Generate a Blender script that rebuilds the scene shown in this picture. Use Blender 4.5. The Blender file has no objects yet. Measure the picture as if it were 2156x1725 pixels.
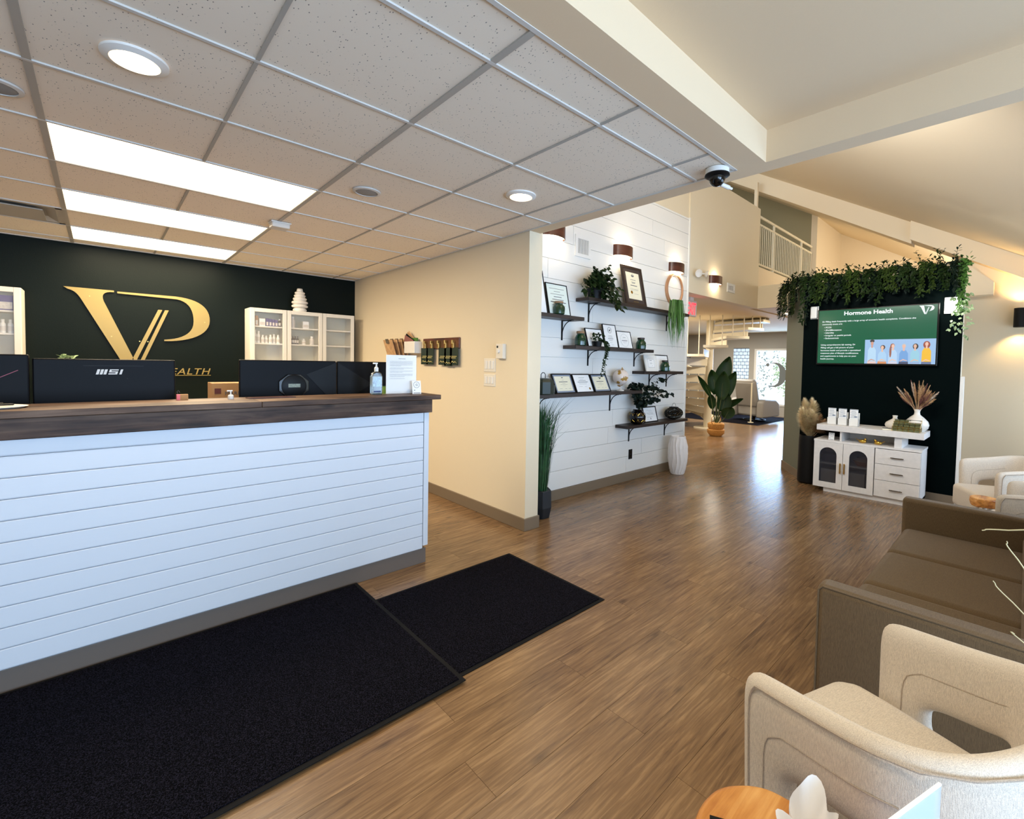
import bpy, bmesh, math, random
from mathutils import Vector, Matrix, noise
random.seed(7)
S = bpy.context.scene
C = S.collection
PI = math.pi

# ------------------------------------------------------------------ camera
f_px = 974.0
cam = bpy.data.cameras.new('camera')
cam.sensor_fit = 'HORIZONTAL'; cam.sensor_width = 36.0
cam.lens = f_px / 2156 * 36.0
cam.shift_x = (1078 - 1150) / 2156
cam.shift_y = (800 - 862.5) / 2156
cam.clip_start = 0.02; cam.clip_end = 300
co = bpy.data.objects.new('camera', cam); C.objects.link(co)
yw, pt, rl = math.radians(46.04), math.radians(-2.02), math.radians(1.11)
fw = Vector((math.cos(yw)*math.cos(pt), math.sin(yw)*math.cos(pt), math.sin(pt)))
rt0 = Vector((math.sin(yw), -math.cos(yw), 0)); up0 = rt0.cross(fw)
rt = math.cos(rl)*rt0 + math.sin(rl)*up0
up = -math.sin(rl)*rt0 + math.cos(rl)*up0
m = Matrix.Identity(4)
for i in range(3):
    m[i][0] = rt[i]; m[i][1] = up[i]; m[i][2] = -fw[i]
m[0][3] = 0; m[1][3] = 0; m[2][3] = 1.41
co.matrix_world = m
S.camera = co

# ------------------------------------------------------------------ world, view, large lights
w = bpy.data.worlds.new('world'); S.world = w; w.use_nodes = True
nt = w.node_tree; nt.nodes.clear()
bg = nt.nodes.new('ShaderNodeBackground'); ow = nt.nodes.new('ShaderNodeOutputWorld')
bg.inputs[0].default_value = (0.72, 0.85, 1.0, 1); bg.inputs[1].default_value = 2.2
nt.links.new(bg.outputs[0], ow.inputs[0])
S.view_settings.view_transform = 'Standard'; S.view_settings.look = 'None'
S.view_settings.gamma = 1.0; S.view_settings.use_curve_mapping = False
S.view_settings.exposure = 0.55

def area(name, loc, direction, sx, sy, power, col, spread=PI):
    l = bpy.data.lights.new(name, 'AREA'); l.shape = 'RECTANGLE'; l.size = sx; l.size_y = sy
    l.energy = power; l.color = col; l.spread = spread
    o = bpy.data.objects.new(name, l); C.objects.link(o); o.location = loc
    o.rotation_euler = Vector(direction).to_track_quat('-Z', 'Y').to_euler()
    return o
SKY = (0.41, 0.65, 1.0)
WARM = (1.0, 0.83, 0.60)
# daylight at the street windows behind the camera and at the far window
area('daylight_a', (-1.6, -3.15, 1.25), (0, 1, 0.55), 3.0, 1.9, 72, SKY)
area('daylight_b', (1.2, -3.15, 1.25), (0, 1, 0.55), 2.3, 1.9, 122, SKY)
area('daylight_c', (4.2, -1.12, 1.25), (0, 1, 0.15), 2.4, 1.2, 29, SKY)
area('daylight_d', (6.9, -1.12, 1.25), (0, 1, 0.15), 2.2, 1.2, 15, SKY)
area('daylight_far', (14.6, 5.2, 1.3), (-1, -0.1, -0.15), 3.0, 1.8, 190, (0.34, 0.60, 1.0))
# added fill lights, no windows: one behind the soffit, one at the vault end
area('fill_behind_soffit', (2.76, 1.45, 3.05), (1, -0.12, 0.05), 0.9, 0.6, 36, (1.0, 0.98, 0.94), 2.2)
area('fill_vault_end', (11.2, 0.6, 2.95), (0.1, 1, 0.35), 3.2, 0.4, 34, (1.0, 0.99, 0.90))

# ------------------------------------------------------------------ materials
MATS = {}
def pmat(name, col, rough=0.6, metal=0.0, spec=0.5, bump=0.0, bscale=60, vary=0.0, vscale=4, emit=None, estr=0,
         trans=0.0, coat=0.0, sheen=0.0, alpha=1.0, stretch=None):
    if name in MATS: return MATS[name]
    mt = bpy.data.materials.new(name); mt.use_nodes = True
    n = mt.node_tree.nodes; L = mt.node_tree.links; b = n['Principled BSDF']
    b.inputs['Base Color'].default_value = (*col, 1)
    b.inputs['Roughness'].default_value = rough; b.inputs['Metallic'].default_value = metal
    b.inputs['Specular IOR Level'].default_value = spec
    if trans: b.inputs['Transmission Weight'].default_value = trans
    if coat: b.inputs['Coat Weight'].default_value = coat; b.inputs['Coat Roughness'].default_value = 0.15
    if sheen: b.inputs['Sheen Weight'].default_value = sheen
    if alpha < 1: b.inputs['Alpha'].default_value = alpha
    if emit: b.inputs['Emission Color'].default_value = (*emit, 1); b.inputs['Emission Strength'].default_value = estr
    tc = n.new('ShaderNodeTexCoord'); mp = n.new('ShaderNodeMapping')
    L.new(tc.outputs['Object'], mp.inputs[0])
    if stretch: mp.inputs['Scale'].default_value = stretch
    if vary:
        t = n.new('ShaderNodeTexNoise'); t.inputs['Scale'].default_value = vscale; t.inputs['Detail'].default_value = 6
        L.new(mp.outputs[0], t.inputs['Vector'])
        r = n.new('ShaderNodeValToRGB')
        r.color_ramp.elements[0].position = 0.3; r.color_ramp.elements[1].position = 0.7
        r.color_ramp.elements[0].color = (*[c*(1-vary) for c in col], 1)
        r.color_ramp.elements[1].color = (*[min(1, c*(1+vary)) for c in col], 1)
        L.new(t.outputs[0], r.inputs[0]); L.new(r.outputs[0], b.inputs['Base Color'])
    if bump:
        t2 = n.new('ShaderNodeTexNoise'); t2.inputs['Scale'].default_value = bscale; t2.inputs['Detail'].default_value = 4
        L.new(mp.outputs[0], t2.inputs['Vector'])
        bp = n.new('ShaderNodeBump'); bp.inputs['Strength'].default_value = bump; bp.inputs['Distance'].default_value = 0.01
        L.new(t2.outputs[0], bp.inputs['Height']); L.new(bp.outputs[0], b.inputs['Normal'])
    MATS[name] = mt
    return mt

def wood(name, cols, axis=0, rough=0.4, scale=1.0, coat=0.0, knots=0.5, bump=0.15, spec=0.5, grain=28, contrast=1.0, tone=0.12, broad=0.5):
    """long-grained wood; axis is the grain direction in object space, Random shifts each plank"""
    mt = bpy.data.materials.new(name); mt.use_nodes = True
    n = mt.node_tree.nodes; L = mt.node_tree.links; b = n['Principled BSDF']
    tc = n.new('ShaderNodeTexCoord'); oi = n.new('ShaderNodeObjectInfo')
    ml = n.new('ShaderNodeMath'); ml.operation = 'MULTIPLY'; ml.inputs[1].default_value = 37.0
    L.new(oi.outputs['Random'], ml.inputs[0])
    ad = n.new('ShaderNodeVectorMath'); ad.operation = 'ADD'
    L.new(tc.outputs['Object'], ad.inputs[0]); L.new(ml.outputs[0], ad.inputs[1])
    mp = n.new('ShaderNodeMapping'); sc = [grain*scale]*3; sc[axis] = grain*scale*0.06
    mp.inputs['Scale'].default_value = sc; L.new(ad.outputs[0], mp.inputs[0])
    t = n.new('ShaderNodeTexNoise'); t.inputs['Scale'].default_value = 1.0; t.inputs['Detail'].default_value = 9
    t.inputs['Roughness'].default_value = 0.62; t.inputs['Distortion'].default_value = 0.6
    L.new(mp.outputs[0], t.inputs['Vector'])
    mp2 = n.new('ShaderNodeMapping'); sc2 = [9*scale]*3; sc2[axis] = 3.2*scale
    mp2.inputs['Scale'].default_value = sc2; L.new(ad.outputs[0], mp2.inputs[0])
    t2 = n.new('ShaderNodeTexNoise'); t2.inputs['Scale'].default_value = 0.6; t2.inputs['Detail'].default_value = 5
    L.new(mp2.outputs[0], t2.inputs['Vector'])
    mx = n.new('ShaderNodeMath'); mx.operation = 'MULTIPLY_ADD'; mx.inputs[1].default_value = broad; 
    L.new(t2.outputs[0], mx.inputs[0])
    h = n.new('ShaderNodeMath'); h.operation = 'MULTIPLY'; h.inputs[1].default_value = (1-broad)*contrast
    L.new(t.outputs[0], h.inputs[0]); L.new(h.outputs[0], mx.inputs[2])
    r = n.new('ShaderNodeValToRGB')
    el = r.color_ramp.elements
    el[0].position = 0.36; el[0].color = (*cols[0], 1); el[1].position = 0.62; el[1].color = (*cols[-1], 1)
    k = len(cols)
    for i in range(1, k-1):
        e = el.new(0.36+0.26*i/(k-1)); e.color = (*cols[i], 1)
    L.new(mx.outputs[0], r.inputs[0])
    # knots
    mp3 = n.new('ShaderNodeMapping'); sc3 = [7.5*scale]*3; sc3[axis] = 3.0*scale
    mp3.inputs['Scale'].default_value = sc3; L.new(ad.outputs[0], mp3.inputs[0])
    v = n.new('ShaderNodeTexVoronoi'); v.inputs['Scale'].default_value = 1.0; L.new(mp3.outputs[0], v.inputs['Vector'])
    vr = n.new('ShaderNodeMapRange'); vr.inputs[1].default_value = 0.03; vr.inputs[2].default_value = 0.16
    vr.inputs[3].default_value = knots; vr.inputs[4].default_value = 0.0
    L.new(v.outputs['Distance'], vr.inputs[0])
    mixn = n.new('ShaderNodeMix'); mixn.data_type = 'RGBA'
    mixn.inputs[7].default_value = (*[c*0.35 for c in cols[0]], 1)
    L.new(vr.outputs[0], mixn.inputs[0]); L.new(r.outputs[0], mixn.inputs[6])
    # per plank tone
    hs = n.new('ShaderNodeHueSaturation'); mr = n.new('ShaderNodeMapRange')
    mr.inputs[3].default_value = 1-tone; mr.inputs[4].default_value = 1+tone
    L.new(oi.outputs['Random'], mr.inputs[0]); L.new(mr.outputs[0], hs.inputs['Value']); L.new(mixn.outputs[2], hs.inputs['Color'])
    L.new(hs.outputs[0], b.inputs['Base Color'])
    b.inputs['Roughness'].default_value = rough; b.inputs['Specular IOR Level'].default_value = spec
    if coat: b.inputs['Coat Weight'].default_value = coat; b.inputs['Coat Roughness'].default_value = 0.12
    bp = n.new('ShaderNodeBump'); bp.inputs['Strength'].default_value = bump; bp.inputs['Distance'].default_value = 0.004
    L.new(t.outputs[0], bp.inputs['Height']); L.new(bp.outputs[0], b.inputs['Normal'])
    MATS[name] = mt
    return mt

def tilemat():
    mt = bpy.data.materials.new('ceiling_tile_board'); mt.use_nodes = True
    n = mt.node_tree.nodes; L = mt.node_tree.links; b = n['Principled BSDF']
    tc = n.new('ShaderNodeTexCoord'); oi = n.new('ShaderNodeObjectInfo'); ad = n.new('ShaderNodeVectorMath')
    ml = n.new('ShaderNodeMath'); ml.operation = 'MULTIPLY'; ml.inputs[1].default_value = 20
    L.new(oi.outputs['Random'], ml.inputs[0]); L.new(tc.outputs['Object'], ad.inputs[0]); L.new(ml.outputs[0], ad.inputs[1])
    v = n.new('ShaderNodeTexVoronoi'); v.inputs['Scale'].default_value = 95; v.inputs['Randomness'].default_value = 1
    nz = n.new('ShaderNodeTexNoise'); nz.inputs['Scale'].default_value = 30; nz.inputs['Detail'].default_value = 3
    mp = n.new('ShaderNodeMapping'); mp.inputs['Scale'].default_value = (1, 0.55, 1)
    L.new(ad.outputs[0], mp.inputs[0]); L.new(mp.outputs[0], v.inputs['Vector']); L.new(ad.outputs[0], nz.inputs['Vector'])
    mr = n.new('ShaderNodeMapRange'); mr.inputs[1].default_value = 0.12; mr.inputs[2].default_value = 0.2
    L.new(v.outputs['Distance'], mr.inputs[0])
    mr2 = n.new('ShaderNodeMapRange'); mr2.inputs[1].default_value = 0.46; mr2.inputs[2].default_value = 0.52
    mr2.inputs[3].default_value = 1; mr2.inputs[4].default_value = 0
    L.new(nz.outputs[0], mr2.inputs[0])
    mxx = n.new('ShaderNodeMath'); mxx.operation = 'MAXIMUM'; L.new(mr.outputs[0], mxx.inputs[0]); L.new(mr2.outputs[0], mxx.inputs[1])
    mix = n.new('ShaderNodeMix'); mix.data_type = 'RGBA'
    mix.inputs[6].default_value = (0.22, 0.2, 0.18, 1); mix.inputs[7].default_value = (0.88, 0.79, 0.66, 1)
    L.new(mxx.outputs[0], mix.inputs[0]); L.new(mix.outputs[2], b.inputs['Base Color'])
    b.inputs['Roughness'].default_value = 0.95; b.inputs['Specular IOR Level'].default_value = 0.1
    bp = n.new('ShaderNodeBump'); bp.inputs['Strength'].default_value = 0.4; bp.inputs['Distance'].default_value = 0.003
    L.new(mxx.outputs[0], bp.inputs['Height']); L.new(bp.outputs[0], b.inputs['Normal'])
    return mt

def fabric(name, col, dark, rough=0.95, scale=420):
    mt = bpy.data.materials.new(name); mt.use_nodes = True
    n = mt.node_tree.nodes; L = mt.node_tree.links; b = n['Principled BSDF']
    tc = n.new('ShaderNodeTexCoord')
    outs = []
    for s in ((scale, scale, scale*0.10), (scale*0.15, scale, scale)):
        mp = n.new('ShaderNodeMapping'); mp.inputs['Scale'].default_value = s; L.new(tc.outputs['Object'], mp.inputs[0])
        t = n.new('ShaderNodeTexNoise'); t.inputs['Scale'].default_value = 1; t.inputs['Detail'].default_value = 2
        L.new(mp.outputs[0], t.inputs['Vector']); outs.append(t)
    a = n.new('ShaderNodeMath'); a.operation = 'ADD'; L.new(outs[0].outputs[0], a.inputs[0]); L.new(outs[1].outputs[0], a.inputs[1])
    mr = n.new('ShaderNodeMapRange'); mr.inputs[1].default_value = 0.75; mr.inputs[2].default_value = 1.2; L.new(a.outputs[0], mr.inputs[0])
    mix = n.new('ShaderNodeMix'); mix.data_type = 'RGBA'; mix.inputs[6].default_value = (*dark, 1); mix.inputs[7].default_value = (*col, 1)
    L.new(mr.outputs[0], mix.inputs[0]); L.new(mix.outputs[2], b.inputs['Base Color'])
    b.inputs['Roughness'].default_value = rough; b.inputs['Specular IOR Level'].default_value = 0.15
    b.inputs['Sheen Weight'].default_value = 0.15
    bp = n.new('ShaderNodeBump'); bp.inputs['Strength'].default_value = 0.35; bp.inputs['Distance'].default_value = 0.002
    L.new(a.outputs[0], bp.inputs['Height']); L.new(bp.outputs[0], b.inputs['Normal'])
    MATS[name] = mt
    return mt

def sr(r, g, b):
    f = lambda c: (c/255/12.92) if c/255 <= 0.04045 else ((c/255+0.055)/1.055)**2.4
    return (f(r), f(g), f(b))

M_beige = pmat('beige_wall_paint', sr(226, 212, 184), 0.85, bump=0.08, bscale=180)
M_cream = pmat('cream_paint', sr(234, 216, 186), 0.8, bump=0.05, bscale=150)
M_cream_tinted = pmat('cream_paint_light_tinted', sr(226, 202, 168), 0.8, bump=0.05, bscale=150)  # cream copy, with warmth put into the colour to offset blue window light
M_green = pmat('dark_green_paint', sr(7, 16, 11), 0.5, spec=0.12, bump=0.06, bscale=120)
M_green2 = pmat('blackish_green_paint', sr(2, 10, 10), 0.6, spec=0.03, bump=0.06, bscale=120)
M_sage = pmat('grey_green_paint', sr(110, 114, 98), 0.7, bump=0.05, bscale=150)
M_ship = pmat('white_shiplap_paint', sr(232, 230, 224), 0.55, bump=0.10, bscale=14, stretch=(0.3, 1, 2.0))
M_deskwhite = pmat('white_desk_plank_paint', sr(212, 218, 226), 0.45, bump=0.06, bscale=22, stretch=(0.3, 1, 2))
M_base = pmat('brown_vinyl_baseboard', sr(122, 106, 86), 0.5)
M_kick = pmat('dark_taupe_kickboard', sr(104, 94, 86), 0.5)
M_teew = pmat('white_ceiling_tee', sr(205, 202, 196), 0.5)
M_teed = pmat('grey_ceiling_tee', sr(170, 166, 158), 0.5)
M_tile = tilemat()
M_floor = wood('vinyl_floor_planks', [sr(92, 68, 46), sr(114, 87, 59), sr(129, 100, 69), sr(148, 118, 84)], 0, rough=0.24, grain=75, knots=0.55, bump=0.14, spec=0.6, tone=0.05, broad=0.32)
M_counter = wood('dark_stained_counter_wood', [sr(34, 24, 18), sr(66, 48, 38), sr(92, 72, 58), sr(122, 100, 84)], 0, rough=0.5, grain=40, knots=0.95, bump=0.25, spec=.25, broad=.62)
M_shelf = wood('dark_shelf_wood', [sr(28, 19, 15), sr(46, 33, 26), sr(60, 44, 35)], 0, rough=0.45, grain=30, knots=0.4)
M_black = pmat('black_metal', sr(9, 9, 10), 0.5, spec=.25)
M_blackp = pmat('black_plastic', sr(8, 9, 11), 0.45, spec=.2)
M_navyp = pmat('dark_monitor_plastic', sr(4, 4, 7), 0.45, spec=.13, bump=0.05, bscale=500)
M_glossblack = pmat('gloss_black', sr(9, 9, 10), 0.12)
M_white = pmat('white_plastic', sr(232, 230, 224), 0.4)
M_whitec = pmat('white_ceramic', sr(232, 226, 216), 0.35)
M_cab = pmat('white_cabinet_lacquer', sr(228, 222, 208), 0.4)
M_cabin = pmat('cabinet_inside', sr(214, 208, 184), 0.6)
M_cons = pmat('whitewashed_console', sr(226, 222, 218), 0.5, vary=0.04, vscale=30)
M_gold = pmat('gold_acrylic', sr(146, 124, 62), 0.35, metal=0.15)
M_goldm = pmat('polished_gold', sr(214, 172, 78), 0.18, metal=1.0)
M_brass = pmat('brushed_brass', sr(198, 160, 92), 0.3, metal=1.0)
M_paper = pmat('white_paper', sr(240, 240, 238), 0.8)
M_cream_paper = pmat('cream_paper', sr(232, 226, 200), 0.8)
M_ink = pmat('grey_ink', sr(90, 92, 96), 0.8)
M_inkl = pmat('light_ink', sr(150, 156, 156), 0.8)
M_mat = pmat('frame_mat_blue_grey', sr(132, 142, 158), 0.8)
M_glass = pmat('clear_glass', (1, 1, 1), 0.03, trans=1.0)
M_greenglass = pmat('green_glazed_jar', sr(14, 56, 32), 0.15, coat=0.4)
M_leafd = pmat('dark_green_leaf', sr(27, 44, 16), 0.55, spec=.15, vary=0.35, vscale=12)
M_leafg = pmat('olive_green_leaf', sr(44, 60, 20), 0.6, spec=.15, vary=0.35, vscale=12)
M_leafe = pmat('blue_green_leaf', sr(14, 28, 20), 0.55, spec=.15, vary=0.3, vscale=12)
M_leafs = pmat('bright_green_leaf', sr(70, 112, 44), 0.5, vary=0.3, vscale=12)
M_grass = pmat('grass_blade_green', sr(38, 80, 44), 0.5, vary=0.4, vscale=20)
M_leafp = pmat('deep_green_big_leaf', sr(24, 54, 22), .4, spec=.3, vary=.2, vscale=6)
M_stem = pmat('plant_stem', sr(70, 84, 48), 0.6)
M_variegated = pmat('pale_variegated_leaf', sr(150, 172, 130), 0.6, vary=0.3, vscale=30)
M_pampas = pmat('cream_pampas', sr(255, 228, 188), 0.95, vary=0.15, vscale=30)
M_pampasb = pmat('brown_pampas', sr(190, 152, 110), 0.95, vary=0.2, vscale=30)
M_dry1 = pmat('dried_tan', sr(216, 176, 130), 0.95)
M_dry2 = pmat('dried_mauve', sr(140, 92, 84), 0.95)
M_dry3 = pmat('dried_cream', sr(226, 206, 184), 0.95)
M_sconce = wood('walnut_sconce', [sr(54, 24, 16), sr(84, 40, 26), sr(100, 52, 34)], 0, rough=0.35, grain=20, knots=0)
M_emit = lambda n, c, s: pmat(n, (.01, .01, .01), 0.5, emit=c, estr=s)
M_troffer = M_emit('troffer_diffuser', sr(255, 232, 190), 4.2)
M_lampglow = M_emit('warm_lamp_glow', sr(255, 226, 176), 9.0)
M_sofa = fabric('taupe_sofa_cloth', sr(116, 97, 72), sr(92, 76, 56), scale=700)
M_chair = fabric('oatmeal_chair_cloth', sr(228, 216, 199), sr(192, 181, 168), scale=900)
M_piping = fabric('chair_piping_cloth', sr(190, 174, 156), sr(156, 144, 130), scale=900)
M_slab = wood('live_edge_wood', [sr(84, 38, 12), sr(160, 92, 38), sr(200, 136, 66), sr(222, 166, 96)], 0, rough=0.35, grain=22, knots=0.9, scale=1.6, broad=.65)
M_bark = pmat('dark_bark', sr(66, 40, 24), 0.8, vary=0.3, vscale=40)
M_card = pmat('brown_cardboard', sr(176, 132, 86), 0.8)
M_ringwood = pmat('pale_hoop_wood', sr(170, 124, 88), 0.45)
M_stair = pmat('cream_stair_metal', sr(226, 216, 190), 0.45)
M_grey = pmat('grey_upholstery', sr(128, 122, 114), 0.55)
M_potstraw = pmat('woven_straw', sr(196, 142, 74), 0.8, vary=0.25, vscale=60, bump=0.5, bscale=90)

def rugmat(name, c1, c2):
    mt = pmat(name, c1, 1.0, spec=0.05)
    n = mt.node_tree.nodes; L = mt.node_tree.links; b = n['Principled BSDF']
    tc = n.new('ShaderNodeTexCoord'); t = n.new('ShaderNodeTexNoise'); t.inputs['Scale'].default_value = 260; t.inputs['Detail'].default_value = 6
    L.new(tc.outputs['Object'], t.inputs['Vector'])
    r = n.new('ShaderNodeValToRGB'); r.color_ramp.elements[0].position = 0.45; r.color_ramp.elements[1].position = 0.72
    r.color_ramp.elements[0].color = (*c1, 1); r.color_ramp.elements[1].color = (*c2, 1)
    L.new(t.outputs[0], r.inputs[0]); L.new(r.outputs[0], b.inputs['Base Color'])
    bp = n.new('ShaderNodeBump'); bp.inputs['Strength'].default_value = 1.0; bp.inputs['Distance'].default_value = 0.01
    L.new(t.outputs[0], bp.inputs['Height']); L.new(bp.outputs[0], b.inputs['Normal'])
    return mt
M_rug = rugmat('black_entrance_carpet', sr(3, 3, 5), sr(46, 44, 58))
M_rubber = pmat('black_rubber_edge', sr(12, 12, 14), 0.8, spec=.2)

# ------------------------------------------------------------------ mesh helpers
def B(): return bmesh.new()
def box(bm, x0, x1, y0, y1, z0, z1, mat=None):
    vs = [bm.verts.new((x, y, z)) for z in (z0, z1) for y in (y0, y1) for x in (x0, x1)]
    for q in ((0, 2, 3, 1), (4, 5, 7, 6), (0, 1, 5, 4), (2, 6, 7, 3), (0, 4, 6, 2), (1, 3, 7, 5)):
        bm.faces.new([vs[i] for i in q])
    if mat is not None:
        for v in vs: v.co = mat @ v.co
    return bm
def prism(bm, pts, d0, d1, plane='xz'):
    """pts outline in a plane, extruded from d0 to d1 along the third axis"""
    def P(a, b, d):
        return {'xz': (a, d, b), 'xy': (a, b, d), 'yz': (d, a, b)}[plane]
    lo = [bm.verts.new(P(a, b, d0)) for a, b in pts]; hi = [bm.verts.new(P(a, b, d1)) for a, b in pts]
    n = len(pts)
    bm.faces.new(lo); bm.faces.new(hi[::-1])
    for i in range(n):
        bm.faces.new((lo[i], lo[(i+1) % n], hi[(i+1) % n], hi[i]))
    return bm
def lathe(bm, prof, n=24, c=(0, 0, 0), wav=None, cap=True):
    rings = []
    for r, z in prof:
        ring = []
        for i in range(n):
            a = 2*PI*i/n; rr = r*(wav(a, z) if wav else 1)
            ring.append(bm.verts.new((c[0]+rr*math.cos(a), c[1]+rr*math.sin(a), c[2]+z)))
        rings.append(ring)
    for a, b in zip(rings, rings[1:]):
        for i in range(n):
            bm.faces.new((a[i], a[(i+1) % n], b[(i+1) % n], b[i]))
    if cap:
        if prof[0][0] > 1e-4: bm.faces.new(rings[0][::-1])
        if prof[-1][0] > 1e-4: bm.faces.new(rings[-1])
    return bm
def tube(bm, pts, r, n=6, taper=None, cap=True):
    pts = [Vector(p) for p in pts]; rings = []
    prev = None
    for i, p in enumerate(pts):
        d = (pts[min(i+1, len(pts)-1)]-pts[max(i-1, 0)])
        if d.length < 1e-9: d = Vector((0, 0, 1))
        d.normalize()
        if prev is None:
            u = d.orthogonal().normalized()
        else:
            u = prev - d*prev.dot(d)
            u = u.normalized() if u.length > 1e-6 else d.orthogonal().normalized()
        prev = u; v = d.cross(u)
        rr = r if taper is None else r*(1+(taper-1)*i/(len(pts)-1))
        rings.append([bm.verts.new(p+rr*(math.cos(2*PI*k/n)*u+math.sin(2*PI*k/n)*v)) for k in range(n)])
    for a, b in zip(rings, rings[1:]):
        for k in range(n): bm.faces.new((a[k], a[(k+1) % n], b[(k+1) % n], b[k]))
    if cap: bm.faces.new(rings[0][::-1]); bm.faces.new(rings[-1])
    return bm
def torus(bm, c, R, r, axis='y', n=32, k=8):
    c = Vector(c); rings = []
    for i in range(n):
        a = 2*PI*i/n
        if axis == 'y': d = Vector((math.cos(a), 0, math.sin(a))); nn = Vector((0, 1, 0))
        elif axis == 'z': d = Vector((math.cos(a), math.sin(a), 0)); nn = Vector((0, 0, 1))
        else: d = Vector((0, math.cos(a), math.sin(a))); nn = Vector((1, 0, 0))
        rings.append([bm.verts.new(c+d*(R+r*math.cos(2*PI*j/k))+nn*r*math.sin(2*PI*j/k)) for j in range(k)])
    for i in range(n):
        a, b = rings[i], rings[(i+1) % n]
        for j in range(k): bm.faces.new((a[j], a[(j+1) % k], b[(j+1) % k], b[j]))
    return bm
def leaf(bm, p, d, nrm, L, W, droop=0.15, fold=0.12):
    p = Vector(p); d = Vector(d).normalized(); nrm = Vector(nrm)
    s = d.cross(nrm)
    if s.length < 1e-4: s = d.orthogonal()
    s.normalize(); n2 = s.cross(d)
    g = Vector((0, 0, -1))
    a = bm.verts.new(p)
    m0 = p+d*L*0.45; tipp = p+d*L+g*L*droop
    l = bm.verts.new(m0+s*W*0.5+n2*W*fold); r = bm.verts.new(m0-s*W*0.5+n2*W*fold)
    c = bm.verts.new(m0+g*L*droop*0.2); t = bm.verts.new(tipp)
    l2 = bm.verts.new(p+d*L*0.8+s*W*0.3+g*L*droop*0.5+n2*W*fold*.6); r2 = bm.verts.new(p+d*L*0.8-s*W*0.3+g*L*droop*0.5+n2*W*fold*.6)
    bm.faces.new((a, l, c)); bm.faces.new((a, c, r)); bm.faces.new((c, l, l2, t)); bm.faces.new((c, t, r2, r))
def make(name, bm, mat, parent=None, world=False, smooth=False, bevel=0, seg=2, loc=None, sub=0, norm=True):
    if norm: bmesh.ops.recalc_face_normals(bm, faces=bm.faces)
    me = bpy.data.meshes.new(name)
    if smooth:
        for f in bm.faces: f.smooth = True
    org = None
    if world and parent is not None:
        M = parent.get('_m'); L = Vector(parent.location)
        inv = Matrix.Rotation(-parent.rotation_euler.z, 4, 'Z') @ Matrix.Translation(-L)
        bmesh.ops.transform(bm, matrix=inv, verts=bm.verts)
    bm.to_mesh(me); bm.free()
    if isinstance(mat, (list, tuple)):
        for k in mat: me.materials.append(k)
    elif mat: me.materials.append(mat)
    o = bpy.data.objects.new(name, me); C.objects.link(o)
    if parent is not None: o.parent = parent
    if loc is not None: o.location = loc
    if bevel:
        b = o.modifiers.new('bevel', 'BEVEL'); b.width = bevel; b.segments = seg; b.limit_method = 'ANGLE'; b.angle_limit = math.radians(40)
    if sub:
        b = o.modifiers.new('sub', 'SUBSURF'); b.levels = sub; b.render_levels = sub
    if smooth and not sub:
        try:
            me.set_sharp_from_angle(angle=math.radians(42))
        except Exception: pass
    return o
def thing(name, label, cat, loc=(0, 0, 0), rz=0, group=None):
    o = bpy.data.objects.new(name, None); C.objects.link(o); o.empty_display_size = 0.05
    o.location = loc; o.rotation_euler = (0, 0, rz); o['label'] = label; o['category'] = cat
    if group: o['group'] = group
    return o
def tag(o, label, cat, group=None):
    o['label'] = label; o['category'] = cat
    if group: o['group'] = group
    return o
def struct(name, bm, mat, label=None, cat=None, parent=None, **k):
    o = make(name, bm, mat, parent, **k)
    if parent is None:
        o['kind'] = 'structure'
        if label: o['label'] = label
        if cat: o['category'] = cat
    return o
def copy_tree(o, parent=None):
    c = o.copy(); C.objects.link(c)
    if parent is not None: c.parent = parent
    for ch in [x for x in bpy.data.objects if x.parent == o]: copy_tree(ch, c)
    return c
def text_mesh(name, s, size, mat, parent, M, extrude=0.0005, bold=0.0, align='LEFT', shear=0, sx=1.0, spacing=1.0):
    cu = bpy.data.curves.new('t', 'FONT'); cu.body = s; cu.size = size; cu.extrude = extrude; cu.offset = bold
    cu.align_x = align; cu.shear = shear; cu.space_character = spacing; cu.resolution_u = 3
    to = bpy.data.objects.new('t', cu); C.objects.link(to)
    dg = bpy.context.evaluated_depsgraph_get(); me = bpy.data.meshes.new_from_object(to.evaluated_get(dg))
    bpy.data.objects.remove(to); bpy.data.curves.remove(cu)
    me.name = name; me.materials.clear(); me.materials.append(mat)
    me.transform(M @ Matrix.Diagonal((sx, 1, 1, 1)))
    o = bpy.data.objects.new(name, me); C.objects.link(o)
    if parent is not None: o.parent = parent
    return o
def facing(px, py, pz, ang):
    """matrix: text plane upright, reading direction rotated ang about z (ang=0: reads along +x, seen from -y)"""
    return Matrix.Translation((px, py, pz)) @ Matrix.Rotation(ang, 4, 'Z') @ Matrix.Rotation(PI/2, 4, 'X')

# ------------------------------------------------------------------ the setting
ZC = 2.497          # dropped ceiling
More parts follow.
